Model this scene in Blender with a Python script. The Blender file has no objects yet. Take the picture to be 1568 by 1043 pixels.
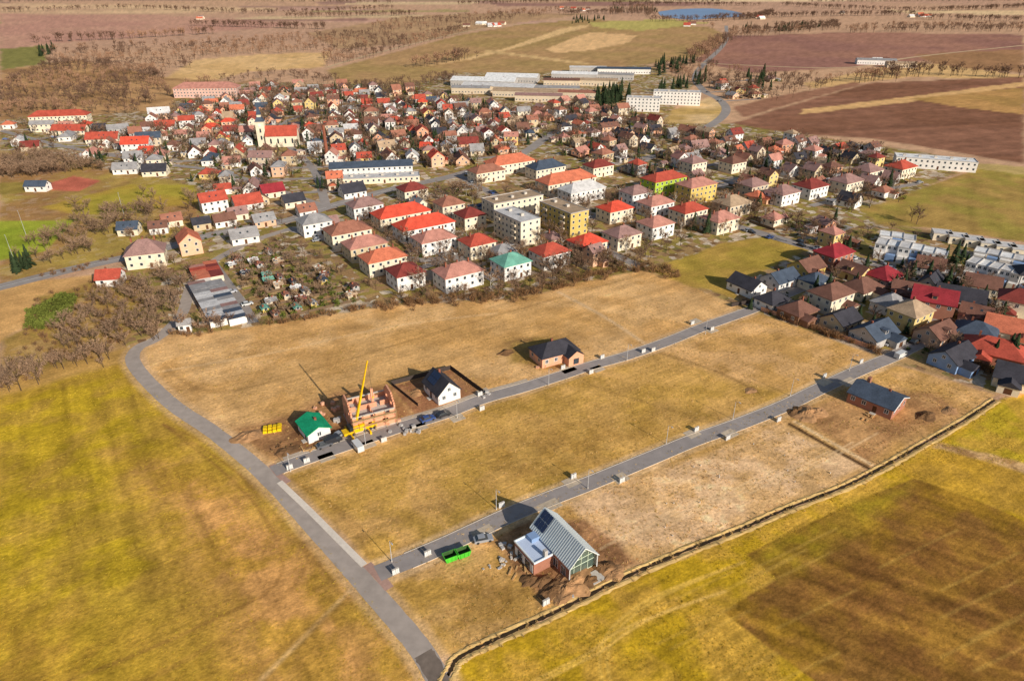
import bpy, math, random, time
import numpy as np
random.seed(7)
rng=np.random.default_rng(7)
T0=time.time()
# ---------------------------------------------------------------- survey: photo control point -> ground coordinate (metres)
H=110.0; P=math.radians(28.2); F=1045.0; CX=784.0; CY=521.5
cp,sp=math.cos(P),math.sin(P)
def G(x,y):
    u=(x-CX)/F; v=(CY-y)/F
    dz=-sp+v*cp
    t=H/max(-dz,0.004)
    return (u*t,(cp+v*sp)*t)
def GP(l): return [G(*p) for p in l]
A33=math.radians(33)
scene=bpy.context.scene
COL=scene.collection
# ---------------------------------------------------------------- colours
def s2l(c): return c/12.92 if c<=0.04045 else ((c+0.055)/1.055)**2.4
def S(r,g,b,k=1.0): return tuple(min(.9,s2l(v/255)*k) for v in (r,g,b))
# ---------------------------------------------------------------- materials
MATS={}
def mat(name,col,amp=.15,scale=1.5,rough=.9,spec=.2,metal=0.0,scale2=None,bump=0):
    if name in MATS: return MATS[name]
    m=bpy.data.materials.new(name); m.use_nodes=True
    nt=m.node_tree; b=nt.nodes['Principled BSDF']
    b.inputs['Roughness'].default_value=rough
    b.inputs['Specular IOR Level'].default_value=spec
    b.inputs['Metallic'].default_value=metal
    geo=nt.nodes.new('ShaderNodeNewGeometry')
    n=nt.nodes.new('ShaderNodeTexNoise'); n.inputs['Scale'].default_value=scale; n.inputs['Detail'].default_value=5
    nt.links.new(geo.outputs['Position'],n.inputs['Vector'])
    n2=nt.nodes.new('ShaderNodeTexNoise'); n2.inputs['Scale'].default_value=scale2 or scale*.12; n2.inputs['Detail'].default_value=3
    nt.links.new(geo.outputs['Position'],n2.inputs['Vector'])
    ad=nt.nodes.new('ShaderNodeMath'); ad.operation='ADD'
    nt.links.new(n.outputs['Fac'],ad.inputs[0]); nt.links.new(n2.outputs['Fac'],ad.inputs[1])
    mr=nt.nodes.new('ShaderNodeMapRange'); mr.inputs['From Min'].default_value=.7; mr.inputs['From Max'].default_value=1.3
    mr.inputs['To Min'].default_value=1-amp; mr.inputs['To Max'].default_value=1+amp
    nt.links.new(ad.outputs[0],mr.inputs['Value'])
    vm=nt.nodes.new('ShaderNodeVectorMath'); vm.operation='SCALE'; vm.inputs[0].default_value=col
    nt.links.new(mr.outputs[0],vm.inputs['Scale'])
    nt.links.new(vm.outputs[0],b.inputs['Base Color'])
    if bump:
        bp=nt.nodes.new('ShaderNodeBump'); bp.inputs['Strength'].default_value=bump; bp.inputs['Distance'].default_value=.2
        nt.links.new(n.outputs['Fac'],bp.inputs['Height']); nt.links.new(bp.outputs[0],b.inputs['Normal'])
    MATS[name]=m
    return m
KW,KR=1.0,.98
WALLC={'white':S(228,222,214,KW),'cream':S(224,210,184,KW),'beige':S(204,186,160,KW),'yellow':S(216,188,124,KW),'peach':S(218,174,142,KW),
 'grey':S(178,172,166,KW),'pink':S(208,170,154,KW),'lime':S(168,190,64,KW),'sand':S(198,178,144,KW),'brown':S(130,97,76,KW),'brick':S(164,112,90,KW),
 'salmon':S(215,160,128,KW),'ochre':S(206,176,100,KW),'blue':S(130,155,190,KW),'dgrey':S(95,95,98,KW)}
ROOFC={'red':S(178,80,62,KR),'orange':S(200,114,84,KR),'brightred':S(210,82,60,KR),'brown':S(120,84,70,KR),'pinkred':S(184,128,112,KR),'mauve':S(152,118,110,KR),
 'dark':S(62,60,66,KR),'grey':S(150,146,144,KR),'lgrey':S(200,196,192,KR),'dred':S(132,60,52,KR),'crimson':S(148,48,54,KR),'teal':S(110,165,145,KR),
 'tan':S(172,146,118,KR),'slate':S(72,82,96,KR),'old':S(156,104,84,KR),'white':S(224,222,218,KR),'green_foil':S(24,150,104)}
def WM(c): return mat('wall_'+c,WALLC[c],.12,.8)
def RM(c): return mat('roof_'+c,ROOFC[c],.28,2.2,.8,.2,scale2=.35)
GLASS=mat('window_glass',(.04,.05,.06),.3,.6,.15,.6)
FRAME=mat('window_frame_white',(.68,.68,.66),.05)
BRICK=mat('chimney_brick',S(140,85,65),.2,3)
WOOD=mat('door_wood',S(95,62,40),.2,3)
CONC=mat('concrete',S(195,185,172),.15,2)
ASPH=mat('asphalt',S(168,154,142),.16,.5,.95,.2,scale2=.06)
ASPH2=mat('asphalt_street',S(152,142,136),.14,.5,.95,.2,scale2=.08)
ASPHT=mat('asphalt_town',S(154,144,136),.15,.3)
KERB=mat('kerb_concrete',S(200,186,168),.15,2)
PAVE=mat('pavement_slabs',S(222,208,190),.12,1.5)
DIRT=mat('bare_soil',S(172,130,90),.3,1.2,1,.1,scale2=.25,bump=.3)
DIRTD=mat('dark_soil',S(116,86,58),.3,1.2,1,.1,bump=.3)
BANK=mat('ditch_bank_grass',S(208,172,110),.3,1.0,1,.1)
TWIG=mat('twigs',S(130,104,84),.3,.4,1,.05); TWIG2=mat('twigs_grey',S(150,122,98),.3,.4,1,.05); TWIG3=mat('twigs_rust',S(138,104,72),.3,.4,1,.05)
TWIGF=mat('twigs_distant',S(162,126,100),.25,.05,1,.05); TWIGD=mat('twigs_distant_dark',S(118,92,76),.25,.05,1,.05)  # twigs_distant is paler: distance haze is put into its colour
BARK=mat('bark',S(95,78,62),.25,3,1,.05); BIRCH=mat('birch_bark',S(205,195,180),.25,3,1,.05)
NEEDLE=mat('conifer_needles',S(54,66,42),.4,1.0,1,.1); LEAF=mat('evergreen_leaves',S(102,108,46),.4,1.2,1,.1)
LEAFD=mat('hedge_leaves',S(76,86,42),.4,1.2,1,.1)
# ---------------------------------------------------------------- mesh builder
class MB:
    def __init__(s): s.v=[];s.f=[];s.m=[];s.ml=[];s.part=[];s.cur='body'
    def mi(s,m):
        if m not in s.ml: s.ml.append(m)
        return s.ml.index(m)
    def poly(s,pts,m):
        i=len(s.v); s.v+= [tuple(p) for p in pts]; s.f.append(tuple(range(i,i+len(pts)))); s.m.append(s.mi(m)); s.part.append(s.cur)
    def mesh(s,vs,fs,m):
        i=len(s.v); s.v+=[tuple(p) for p in vs]; k=s.mi(m)
        for f in fs: s.f.append(tuple(i+a for a in f)); s.m.append(k); s.part.append(s.cur)
    def box(s,cx,cy,z0,sx,sy,sz,m,rot=0,taper=1.0):
        c,q=math.cos(rot),math.sin(rot); vs=[]
        for z,t in ((z0,1.0),(z0+sz,taper)):
            for a,b in ((-1,-1),(1,-1),(1,1),(-1,1)):
                x=a*sx/2*t;y=b*sy/2*t
                vs.append((cx+x*c-y*q,cy+x*q+y*c,z))
        s.mesh(vs,[(3,2,1,0),(4,5,6,7),(0,1,5,4),(1,2,6,5),(2,3,7,6),(3,0,4,7)],m)
    def extr(s,prof,x0,x1,m,axis='x'):
        n=len(prof)
        if axis=='x': vs=[(x0,a,b) for a,b in prof]+[(x1,a,b) for a,b in prof]
        else: vs=[(a,x0,b) for a,b in prof]+[(a,x1,b) for a,b in prof]
        fs=[tuple(range(n))[::-1],tuple(range(n,2*n))]+[(i,(i+1)%n,n+(i+1)%n,n+i) for i in range(n)]
        s.mesh(vs,fs,m)
    def tube(s,p0,p1,r0,r1,m,n=6):
        a=np.array(p0,float);b=np.array(p1,float);d=b-a;L=np.linalg.norm(d);d/=max(L,1e-6)
        u=np.cross(d,(0,0,1.0)); 
        if np.linalg.norm(u)<.05: u=np.cross(d,(1.0,0,0))
        u/=np.linalg.norm(u); w=np.cross(d,u)
        vs=[]
        for c,r in ((a,r0),(b,r1)):
            for i in range(n):
                t=2*math.pi*i/n; vs.append(tuple(c+r*(math.cos(t)*u+math.sin(t)*w)))
        s.mesh(vs,[(i,(i+1)%n,n+(i+1)%n,n+i) for i in range(n)]+[tuple(range(n))[::-1],tuple(range(n,2*n))],m)
    def side(s,side,hx,hy,u,z,w,h,off,m):
        z0,z1=z,z+h
        if side=='y-': p=[(u-w/2,-hy-off,z0),(u+w/2,-hy-off,z0),(u+w/2,-hy-off,z1),(u-w/2,-hy-off,z1)]
        elif side=='y+': p=[(u+w/2,hy+off,z0),(u-w/2,hy+off,z0),(u-w/2,hy+off,z1),(u+w/2,hy+off,z1)]
        elif side=='x+': p=[(hx+off,u-w/2,z0),(hx+off,u+w/2,z0),(hx+off,u+w/2,z1),(hx+off,u-w/2,z1)]
        else: p=[(-hx-off,u+w/2,z0),(-hx-off,u-w/2,z0),(-hx-off,u-w/2,z1),(-hx-off,u+w/2,z1)]
        s.poly(p,m)
    def obj(s,name,loc=(0,0),rot=0,z=0,parts=False):
        def mk(n,idx):
            used={};vs=[];fs=[];ms=[]
            for k in idx:
                ff=[]
                for a in s.f[k]:
                    if a not in used: used[a]=len(vs); vs.append(s.v[a])
                    ff.append(used[a])
                fs.append(ff);ms.append(s.m[k])
            me=bpy.data.meshes.new(n); me.from_pydata(vs,[],fs)
            for m in s.ml: me.materials.append(m)
            me.polygons.foreach_set('material_index',ms); me.update()
            o=bpy.data.objects.new(n,me); COL.objects.link(o); return o
        if not parts:
            o=mk(name,range(len(s.f)))
        else:
            o=bpy.data.objects.new(name,None); COL.objects.link(o)
            for p in dict.fromkeys(s.part):
                c=mk(p,[i for i in range(len(s.f)) if s.part[i]==p]); c.parent=o
        o.location=(loc[0],loc[1],z); o.rotation_euler=(0,0,rot)
        return o
def window(b,sd,hx,hy,u,z,w,h,big=False):
    b.side(sd,hx,hy,u,z,w,h,.03,FRAME)
    if big:
        n=2 if w>1 else 1
        for i in range(n):
            ww=(w-.12*(n+1))/n
            b.side(sd,hx,hy,u-w/2+.12+ww/2+i*(ww+.12),z+.12,ww,h-.24,.05,GLASS)
    else: b.side(sd,hx,hy,u,z+.12,w-.22,h-.24,.06,GLASS)
OCC=[]
def occupied(x,y,r):
    for a,b,c in OCC:
        if (a-x)**2+(b-y)**2<(r+c)**2: return True
    return False
def roof_gable(b,L,W,e,pt,rm,o=.45,t=.22,wall=None):
    zr=e+W/2*pt; z0=e-o*pt; a=W/2+o; x=L/2+o
    vs=[]
    for X in (-x,x): vs+=[(X,-a,z0),(X,-a,z0+t),(X,0,zr+t),(X,a,z0+t),(X,a,z0),(X,0,zr)]
    b.mesh(vs,[(0,6,7,1),(1,7,8,2),(2,8,9,3),(3,9,10,4),(5,11,6,0),(4,10,11,5),(0,1,2,5),(5,2,3,4),(7,6,11,8),(8,11,10,9)],rm)
    return zr
def roof_hip(b,L,W,e,pt,rm,o=.5,t=.2):
    hl=L/2+o;hw=W/2+o;rl=max(hl-hw,.05);zr=e+t+hw*pt
    vs=[(-hl,-hw,e),(hl,-hw,e),(hl,hw,e),(-hl,hw,e),(-hl,-hw,e+t),(hl,-hw,e+t),(hl,hw,e+t),(-hl,hw,e+t),(-rl,0,zr),(rl,0,zr)]
    b.mesh(vs,[(3,2,1,0),(0,1,5,4),(1,2,6,5),(2,3,7,6),(3,0,4,7),(4,5,9,8),(5,6,9),(6,7,8,9),(7,4,8)],rm)
    return zr
def house(name,loc,L,W,fl,ang,roof,rc,wc,pt=.8,big=False,dormer=0,parts=False,balc=False,e=None,occ=True,wing=False):
    b=MB(); wm=WM(wc); rm=RM(rc)
    e=e or (.5+2.85*fl)
    hx,hy=L/2,W/2
    b.cur='walls'
    for p in ([(-hx,-hy),(hx,-hy)],[(hx,-hy),(hx,hy)],[(hx,hy),(-hx,hy)],[(-hx,hy),(-hx,-hy)]):
        (a,c),(d,f)=p; b.poly([(a,c,0),(d,f,0),(d,f,e),(a,c,e)],wm)
    b.cur='roof'
    if roof=='gable':
        zr=roof_gable(b,L,W,e,pt,rm)
        b.cur='walls'
        b.poly([(hx,-hy,e),(hx,hy,e),(hx,0,zr)],wm); b.poly([(-hx,hy,e),(-hx,-hy,e),(-hx,0,zr)],wm)
    elif roof=='hip': zr=roof_hip(b,L,W,e,pt,rm)
    else:
        zr=e+.1; b.box(0,0,e,L+.3,W+.3,.12,rm); t=.25
        for cx,cy,sx,sy in ((0,hy,L+.4,t),(0,-hy,L+.4,t),(hx,0,t,W-t-.02),(-hx,0,t,W-t-.02)): b.box(cx,cy,e+.122,sx,sy,.3,WM('grey'))
        if L>14:
            for i in range(int(L//9)): b.box(-hx+5+i*9,random.uniform(-1,1),e+.125,1.6,1.6,1.1,CONC)
    if wing:
        b.cur='wing'; wl=random.uniform(2.5,4); ww=W*.55; wx=random.choice((-1,1))*L*.2
        b.box(wx,-hy-wl/2,0,ww,wl,2.7,wm); b.mesh([(wx-ww/2-.3,-hy-wl-.3,2.6),(wx,-hy-wl-.3,2.7+ww*.3),(wx+ww/2+.3,-hy-wl-.3,2.6),(wx-ww/2-.3,-hy+.1,2.6),(wx,-hy+.1,2.7+ww*.3),(wx+ww/2+.3,-hy+.1,2.6)],[(0,1,4,3),(1,2,5,4),(0,2,1)],rm)
        b.poly([(wx-1,-hy-wl-.03,.2),(wx+1,-hy-wl-.03,.2),(wx+1,-hy-wl-.03,2.1),(wx-1,-hy-wl-.03,2.1)],WOOD)
    b.cur='windows'
    n1=max(2,int(L/3.1)); n2=max(1,int(W/3.3))
    for k in range(fl):
        z=.5+2.85*k+.85
        for i in range(n1):
            u=-hx+(i+.5)*L/n1
            for sd in ('y-','y+'):
                if k==0 and i==n1//2 and sd=='y-': continue
                if wing and k==0 and sd=='y-': continue
                window(b,sd,hx,hy,u,z,1.25,1.4,big)
        for i in range(n2):
            u=-hy+(i+.5)*W/n2
            for sd in ('x+','x-'): window(b,sd,hx,hy,u,z,1.2,1.35,big)
    if roof=='gable' and pt*W/2>2.2:
        for sd in ('x+','x-'): window(b,sd,hx,hy,0,e+.3,1.1,1.2,big)
    b.cur='door'
    if not wing:
        u=-hx+(n1//2+.5)*L/n1
        b.side('y-',hx,hy,u,.15,1.1,2.1,.04,WOOD); b.box(u,-hy-.6,0,1.6,1.2,.15,CONC)
    if balc:
        b.cur='balconies'
        for k in range(1,fl):
            for u in (-L*.28,L*.28): b.box(u,-hy-.55,.5+2.85*k,3,1.1,1.0,WM('beige'))
    b.cur='chimney'
    if roof!='flat':
        for i in range(1 if L<15 else 3):
            cx=random.uniform(-.25,.25)*L if L<15 else (-.3+.3*i)*L
            b.box(cx,.6,zr-1.2,.6,.6,1.9,BRICK)
    if dormer and roof=='gable':
        b.cur='dormer'
        for i in range(dormer):
            dx=(i-(dormer-1)/2)*3.4
            zb=e+.25*W/2*pt; yb=-hy*.85
            b.box(dx,yb+1.4,zb-.3,1.8,2.8,1.6,wm); b.box(dx,yb+1.3,zb+1.3,2.2,3.2,.14,rm)
            b.poly([(dx-.6,yb-.03,zb+.1),(dx+.6,yb-.03,zb+.1),(dx+.6,yb-.03,zb+1.1),(dx-.6,yb-.03,zb+1.1)],GLASS)
    elif roof=='gable' and random.random()<.4 and not big:
        b.cur='roof_windows'
        for i in range(2):
            dx=(i-.5)*3.2; f=.5; y=-hy*(1-f); z=e+f*hy*pt+.27
            n=.6; b.poly([(dx-.4,y-n*.8,z-n*.8*pt),(dx+.4,y-n*.8,z-n*.8*pt),(dx+.4,y+n*.4,z+n*.4*pt),(dx-.4,y+n*.4,z+n*.4*pt)],GLASS)
    if occ: OCC.append((loc[0],loc[1],max(L,W)*.5))
    return b.obj(name,loc,ang,parts=parts)
# ---------------------------------------------------------------- numpy noise & distance
LAT=rng.random((8,256,256))
def vn(x,y,sc,seed=0):
    x=np.asarray(x)/sc+37.3*seed; y=np.asarray(y)/sc+91.7*seed
    xi=np.floor(x).astype(int); yi=np.floor(y).astype(int); fx=x-xi; fy=y-yi
    fx=fx*fx*(3-2*fx); fy=fy*fy*(3-2*fy); L=LAT[seed%8]
    g=lambda i,j:L[(xi+i)&255,(yi+j)&255]
    return (g(0,0)*(1-fx)+g(1,0)*fx)*(1-fy)+(g(0,1)*(1-fx)+g(1,1)*fx)*fy
def fbm(x,y,sc,seed=0,o=4):
    r=0;a=.5;t=0
    for i in range(o): r=r+a*vn(x,y,sc/2**i,seed+i); t+=a; a*=.55
    return r/t
def sdf(px,py,poly):
    n=len(poly); d=np.full(px.shape,1e18); ins=np.zeros(px.shape,bool)
    for i in range(n):
        ax,ay=poly[i]; bx,by=poly[(i+1)%n]
        ex,ey=bx-ax,by-ay; wx=px-ax; wy=py-ay
        t=np.clip((wx*ex+wy*ey)/(ex*ex+ey*ey+1e-9),0,1)
        d=np.minimum(d,(wx-ex*t)**2+(wy-ey*t)**2)
        if abs(ey)>1e-9:
            c=((ay<=py)&(by>py))|((by<=py)&(ay>py))
            ins^= c&(px<ax+(py-ay)/ey*ex)
    d=np.sqrt(d); return np.where(ins,-d,d)
def dline(px,py,pts):
    d=np.full(px.shape,1e18)
    for (ax,ay),(bx,by) in zip(pts[:-1],pts[1:]):
        ex,ey=bx-ax,by-ay; wx=px-ax; wy=py-ay
        t=np.clip((wx*ex+wy*ey)/(ex*ex+ey*ey+1e-9),0,1)
        d=np.minimum(d,(wx-ex*t)**2+(wy-ey*t)**2)
    return np.sqrt(d)
def smooth(pts,k=6):
    out=[];n=len(pts)
    for i in range(n-1):
        p0=pts[max(i-1,0)];p1=pts[i];p2=pts[i+1];p3=pts[min(i+2,n-1)]
        for j in range(k):
            t=j/k
            out.append(tuple(.5*(2*p1[c]+(p2[c]-p0[c])*t+(2*p0[c]-5*p1[c]+4*p2[c]-p3[c])*t*t+(-p0[c]+3*p1[c]-3*p2[c]+p3[c])*t**3) for c in (0,1)))
    out.append(tuple(pts[-1])); return out
# ---------------------------------------------------------------- ground sheet
ys=[-250,-180,-120,-60,-20,20,45,60]
y=66.0
while y<14000:
    ys.append(y); y+=max(.4,(y*y+H*H)/(H*F)*1.9) if y<5000 else y*.12
ys=np.array(ys); NC=960
ss=np.linspace(-1,1,NC); 
hw=1.12*np.sqrt(ys**2+100**2)
GX=(ss[None,:]*hw[:,None]); GY=np.repeat(ys[:,None],NC,1)
gx=GX.ravel(); gy=GY.ravel()
col=np.zeros((gx.size,3)); townm=np.zeros(gx.size)
def paint(pts,c1,c2=None,ns=25,soft=2,warp=3,streak=None,sa=.25,town=0,px=True,alpha=1,mixp=1.0):
    poly=GP(pts) if px else pts
    P_=np.array(poly); m0=soft*2+warp*2
    sel=np.where((gx>P_[:,0].min()-m0)&(gx<P_[:,0].max()+m0)&(gy>P_[:,1].min()-m0)&(gy<P_[:,1].max()+m0))[0]
    if not len(sel): return
    X,Y=gx[sel],gy[sel]
    wx=X+(fbm(X,Y,max(6,warp*4),1)-.5)*2*warp; wy=Y+(fbm(X,Y,max(6,warp*4),3)-.5)*2*warp
    d=sdf(wx,wy,poly); m=np.clip(.5-d/soft,0,1)*alpha
    c=np.tile(np.array(c1),(len(sel),1))
    if c2 is not None:
        n=np.clip((fbm(X,Y,ns,2)-.38)/.24*mixp,0,1)[:,None]; c=c*(1-n)+np.array(c2)*n
    if streak is not None:
        a=math.radians(streak[0]); ul=X*math.cos(a)+Y*math.sin(a); vl=-X*math.sin(a)+Y*math.cos(a)
        s_=fbm(ul/streak[2],vl/streak[1],1,4,3); c=c*(1+(s_-.5)*2*sa)[:,None]
    col[sel]=col[sel]*(1-m[:,None])+c*m[:,None]
    townm[sel]=townm[sel]*(1-m)+town*m
def pline(pts,w,c,alpha=.6,soft=1.0,px=True):
    l=smooth(GP(pts) if px else pts,5); P_=np.array(l); m0=w+soft
    sel=np.where((gx>P_[:,0].min()-m0)&(gx<P_[:,0].max()+m0)&(gy>P_[:,1].min()-m0)&(gy<P_[:,1].max()+m0))[0]
    X,Y=gx[sel],gy[sel]
    m=np.clip((w/2-dline(X,Y,l))/soft+.5,0,1)*alpha
    m*=np.clip(.5+fbm(X,Y,8,5),0,1)
    col[sel]=col[sel]*(1-m[:,None])+np.array(c)*m[:,None]
TAN=S(214,174,118); YG=S(180,148,36); PLO=S(142,102,80); FARB=S(182,146,124)  # FARB and far fields are lightened, painting aerial haze into the ground colour
n=fbm(gx,gy,900,0,3)[:,None]
col[:]=np.array(FARB)*(1-n)+np.array(S(200,164,126))*n
for i in range(70):
    yy=random.uniform(1300,9000); xx=random.uniform(-.8,.8)*yy; w=random.uniform(.06,.22)*yy; d=random.uniform(.02,.07)*yy; a=random.uniform(-.25,.35)
    c=random.choice([S(216,188,144),S(164,130,112),S(152,116,102),S(204,178,138),S(162,148,98),S(192,154,132),S(222,196,154)])
    q=[(xx+math.cos(a)*p*w-math.sin(a)*r*d,yy+math.sin(a)*p*w+math.cos(a)*r*d) for p,r in ((-1,-1),(1,-1),(1,1),(-1,1))]
    paint(q,c,None,soft=10,warp=16,px=False)
paint([(0,22),(250,24),(470,38),(330,50),(90,66),(0,76)],S(184,140,120),S(190,148,124),150,10,8)
paint([(0,6),(280,8),(440,14),(300,22),(0,22)],S(210,178,138),S(192,158,126),150,10,8)
paint([(0,76),(70,70),(72,98),(0,108)],S(132,128,70),None,60,8,5)
paint([(470,52),(620,26),(760,20),(900,22),(760,40),(640,66),(520,76)],S(170,138,104),S(180,148,110),80,8,8)
paint([(255,118),(300,92),(400,84),(508,80),(492,104),(380,110),(330,124),(250,130)],S(218,182,128),S(208,172,116),60,6,4)
paint([(500,108),(600,82),(700,55),(800,38),(900,30),(1085,42),(1115,55),(1085,85),(1000,98),(850,112),(640,128),(520,132)],S(176,142,98),S(164,138,88),90,6,4,streak=(60,14,200),sa=.14)
paint([(640,104),(720,92),(790,74),(870,50),(900,42),(902,38),(860,44),(770,76),(700,92)],S(216,182,128),None,40,4,3)
paint([(835,76),(880,58),(905,50),(975,55),(962,66),(900,78),(850,82)],S(218,180,128),None,40,4,3)
paint([(740,80),(900,100),(902,97),(745,77)],S(208,176,122),None,40,3,2)
paint([(900,35),(1020,30),(1085,36),(980,48),(910,42)],S(182,170,98),None,40,4,3)
paint([(1060,95),(1120,56),(1300,50),(1568,54),(1568,78),(1400,96),(1300,104),(1150,112)],S(148,108,94),S(160,118,98),120,8,5,streak=(20,20,300),sa=.14)
paint([(1400,84),(1568,76),(1568,112),(1440,104)],S(166,126,90),S(154,118,82),60,8,5)
paint([(1390,96),(1440,100),(1568,116),(1568,124),(1400,118),(1240,136),(1230,128)],S(210,174,118),None,60,4,3)
paint([(1120,190),(1200,165),(1330,128),(1568,118),(1568,252),(1480,236),(1330,212),(1200,205)],PLO,S(128,90,68),80,5,3,streak=(14,9,260),sa=.32)
paint([(1230,168),(1380,150),(1568,126),(1568,132),(1400,156),(1290,168),(1225,176)],S(212,172,116),None,50,3,3)
paint([(1395,152),(1568,134),(1568,176),(1470,165)],S(188,146,90),S(168,134,78),60,4,3)
paint([(1140,180),(1210,160),(1320,130),(1310,126),(1180,150),(1120,165)],S(150,110,86),None,40,4,3)
paint([(1085,150),(1110,160),(1096,196),(1030,205),(985,185),(1040,165)],S(214,184,134),S(186,156,94),30,3,3)
paint([(0,108),(120,92),(260,120),(360,128),(400,120),(300,150),(260,172),(130,178),(60,178),(0,192)],S(188,150,104),S(156,122,82),40,6,6)
TOWNP=[(0,186),(60,176),(130,178),(260,168),(280,140),(400,126),(520,130),(640,128),(700,112),(820,112),(990,100),(1060,130),(1010,190),(1120,190),(1200,203),(1400,232),(1500,252),(1330,322),(1340,345),(1420,352),(1568,378),(1568,590),(1520,600),(1340,548),(1120,475),(985,415),(870,440),(800,458),(590,470),(410,498),(330,510),(200,545),(140,520),(190,400),(240,380),(300,330),(250,275),(180,268),(100,240),(0,238)]
paint(TOWNP,S(162,132,88),S(146,124,74),30,4,3,town=1)
paint([(0,230),(100,240),(180,262),(260,275),(310,300),(300,330),(240,380),(130,412),(0,440)],S(172,148,76),S(162,124,78),25,3,3,town=.2)
paint([(60,318),(200,282),(300,284),(305,312),(215,322),(120,330)],S(166,152,60),S(178,150,66),25,3,2)
paint([(-60,340),(115,337),(70,385),(-60,412)],S(144,158,50),S(154,162,56),20,1.5,.5)
paint([(70,282),(112,270),(155,277),(122,293),(80,292)],S(190,108,86),None,20,1.5,.3)
paint([(0,280),(60,278),(70,292),(0,300)],S(150,132,66),None,20,2,2)
paint([(0,240),(0,262),(60,268),(110,262),(90,250)],S(150,116,86),None,20,2,2)
paint([(-50,448),(60,430),(190,416),(120,440),(60,455),(40,500),(-60,560)],S(214,172,112),S(198,156,98),20,2,2)
paint([(60,455),(190,420),(230,440),(225,480),(200,520),(140,545),(0,600),(0,520),(42,500)],S(158,132,68),S(174,140,78),12,3,3,town=.15)
LF=[(-160,640),(0,600),(130,560),(196,545),(206,565),(235,592),(270,624),(360,688),(400,720),(440,762),(470,797),(560,897),(600,942),(655,1010),(700,1090),(680,1200),(-300,1200)]
paint(LF,S(178,142,62),S(184,154,54),16,1.2,1,streak=(124,2.0,50),sa=.32)
paint([(-200,640),(100,580),(190,560),(260,650),(330,760),(250,900),(100,960),(-300,1100)],S(182,156,36),S(174,142,56),7,12,8,streak=(124,1.8,30),sa=.4,alpha=.75)
paint([(200,700),(340,720),(470,860),(600,1000),(560,1060),(420,1060),(330,960)],S(200,150,90),S(178,138,62),6,14,8,streak=(124,1.8,30),sa=.4,alpha=.9)
paint([(-100,900),(150,960),(420,1060),(-100,1100)],S(170,132,52),S(184,152,48),6,12,8,streak=(124,2,30),sa=.35,alpha=.7)
paint([(0,585),(130,545),(200,530),(215,548),(150,565),(0,608)],S(188,152,86),None,10,4,2)
paint([(215,535),(250,512),(330,508),(410,497),(590,468),(700,462),(800,456),(870,436),(985,414),(1040,430),(1130,468),(1090,500),(900,560),(740,608),(560,668),(425,722),(360,686),(320,655),(270,622),(235,588)],TAN,S(198,156,98),10,2,1.5,streak=(33,2.5,45),sa=.22)
paint([(300,600),(520,520),(700,490),(850,470),(960,490),(800,540),(620,580),(420,650)],S(192,150,88),None,10,10,7,alpha=.45)
paint([(985,414),(1110,372),(1180,360),(1250,375),(1200,400),(1130,440),(1135,462)],S(164,142,62),S(176,146,72),14,2,2,streak=(33,2.5,45),sa=.15)
paint([(425,722),(560,672),(740,612),(900,564),(1150,474),(1345,546),(1240,600),(1060,672),(905,738),(770,788),(578,878)],S(206,164,98),S(188,150,76),8,1.5,1,streak=(33,2.2,50),sa=.26)
paint([(640,668),(900,590),(1010,545),(1180,600),(1050,665),(900,730),(760,775),(650,760)],S(190,152,80),S(174,140,66),6,12,6,alpha=.5)
paint([(740,700),(880,640),(1010,640),(940,700),(800,760)],S(162,124,60),S(190,152,84),4,10,6,alpha=.5)
paint([(640,840),(760,795),(900,738),(880,715),(740,760),(620,810)],S(168,138,60),S(196,158,88),5,4,3,alpha=.6)
paint([(1000,540),(1150,478),(1330,545),(1230,600),(1150,590)],S(212,170,116),S(196,154,94),7,4,3,alpha=.8)
paint([(750,790),(905,742),(1060,676),(1240,606),(1345,550),(1525,605),(1420,672),(1290,742),(1130,808),(950,885),(850,932),(700,1005),(660,1000),(600,940),(580,880)],S(208,166,108),S(192,152,88),8,1.5,1,streak=(33,2,40),sa=.24)
paint([(870,770),(1060,700),(1200,648),(1325,716),(1200,776),(1050,838),(950,880)],S(224,188,144),S(208,170,118),5,2.5,2,streak=(-8,1.3,20),sa=.24,alpha=.9)
paint([(590,885),(760,840),(850,920),(700,1000),(655,990)],S(184,146,72),S(202,162,98),5,5,3)
paint([(700,880),(780,870),(830,920),(760,960),(700,950)],S(162,124,68),S(188,148,86),4,6,4,alpha=.6)
paint([(745,835),(800,800),(900,800),(985,862),(900,905),(830,925),(800,890)],S(172,130,90),S(136,100,68),3,2,2.5)
paint([(350,655),(440,632),(520,600),(600,590),(640,640),(560,672),(450,712),(400,700)],S(154,114,76),S(174,132,88),4,4,2.5)
paint([(400,690),(450,655),(560,650),(600,660),(470,705)],S(114,82,56),S(152,114,78),3,2.5,2,alpha=.75)
paint([(598,592),(690,566),(742,604),(640,640)],S(152,108,76),S(166,124,86),3,.8,.3)
paint([(1210,628),(1300,600),(1420,600),(1480,630),(1380,680),(1330,712)],S(190,148,98),S(162,122,80),5,4,3)
paint([(770,520),(870,515),(900,560),(850,570),(780,555)],S(162,132,72),S(146,114,70),4,3,2)
paint([(690,1040),(700,1012),(850,942),(950,892),(1130,818),(1290,750),(1420,682),(1530,615),(1700,560),(1900,700),(1900,1200),(720,1200)],YG,S(196,156,64),7,1,.8,streak=(33,1.6,45),sa=.3)
BRF=[(1108,938),(1190,886),(1140,849),(1290,776),(1400,732),(1480,760),(1620,820),(1800,900),(1800,1200),(1400,1160)]
paint(BRF,S(148,114,40),S(134,98,48),6,.6,.4,streak=(-30,2.6,90),sa=.6)
paint([(1145,851),(1290,777),(1398,735),(1350,790),(1260,850),(1192,886)],S(160,138,38),S(154,124,44),5,4,3,alpha=.8,streak=(-30,2.4,60),sa=.4)
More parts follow.
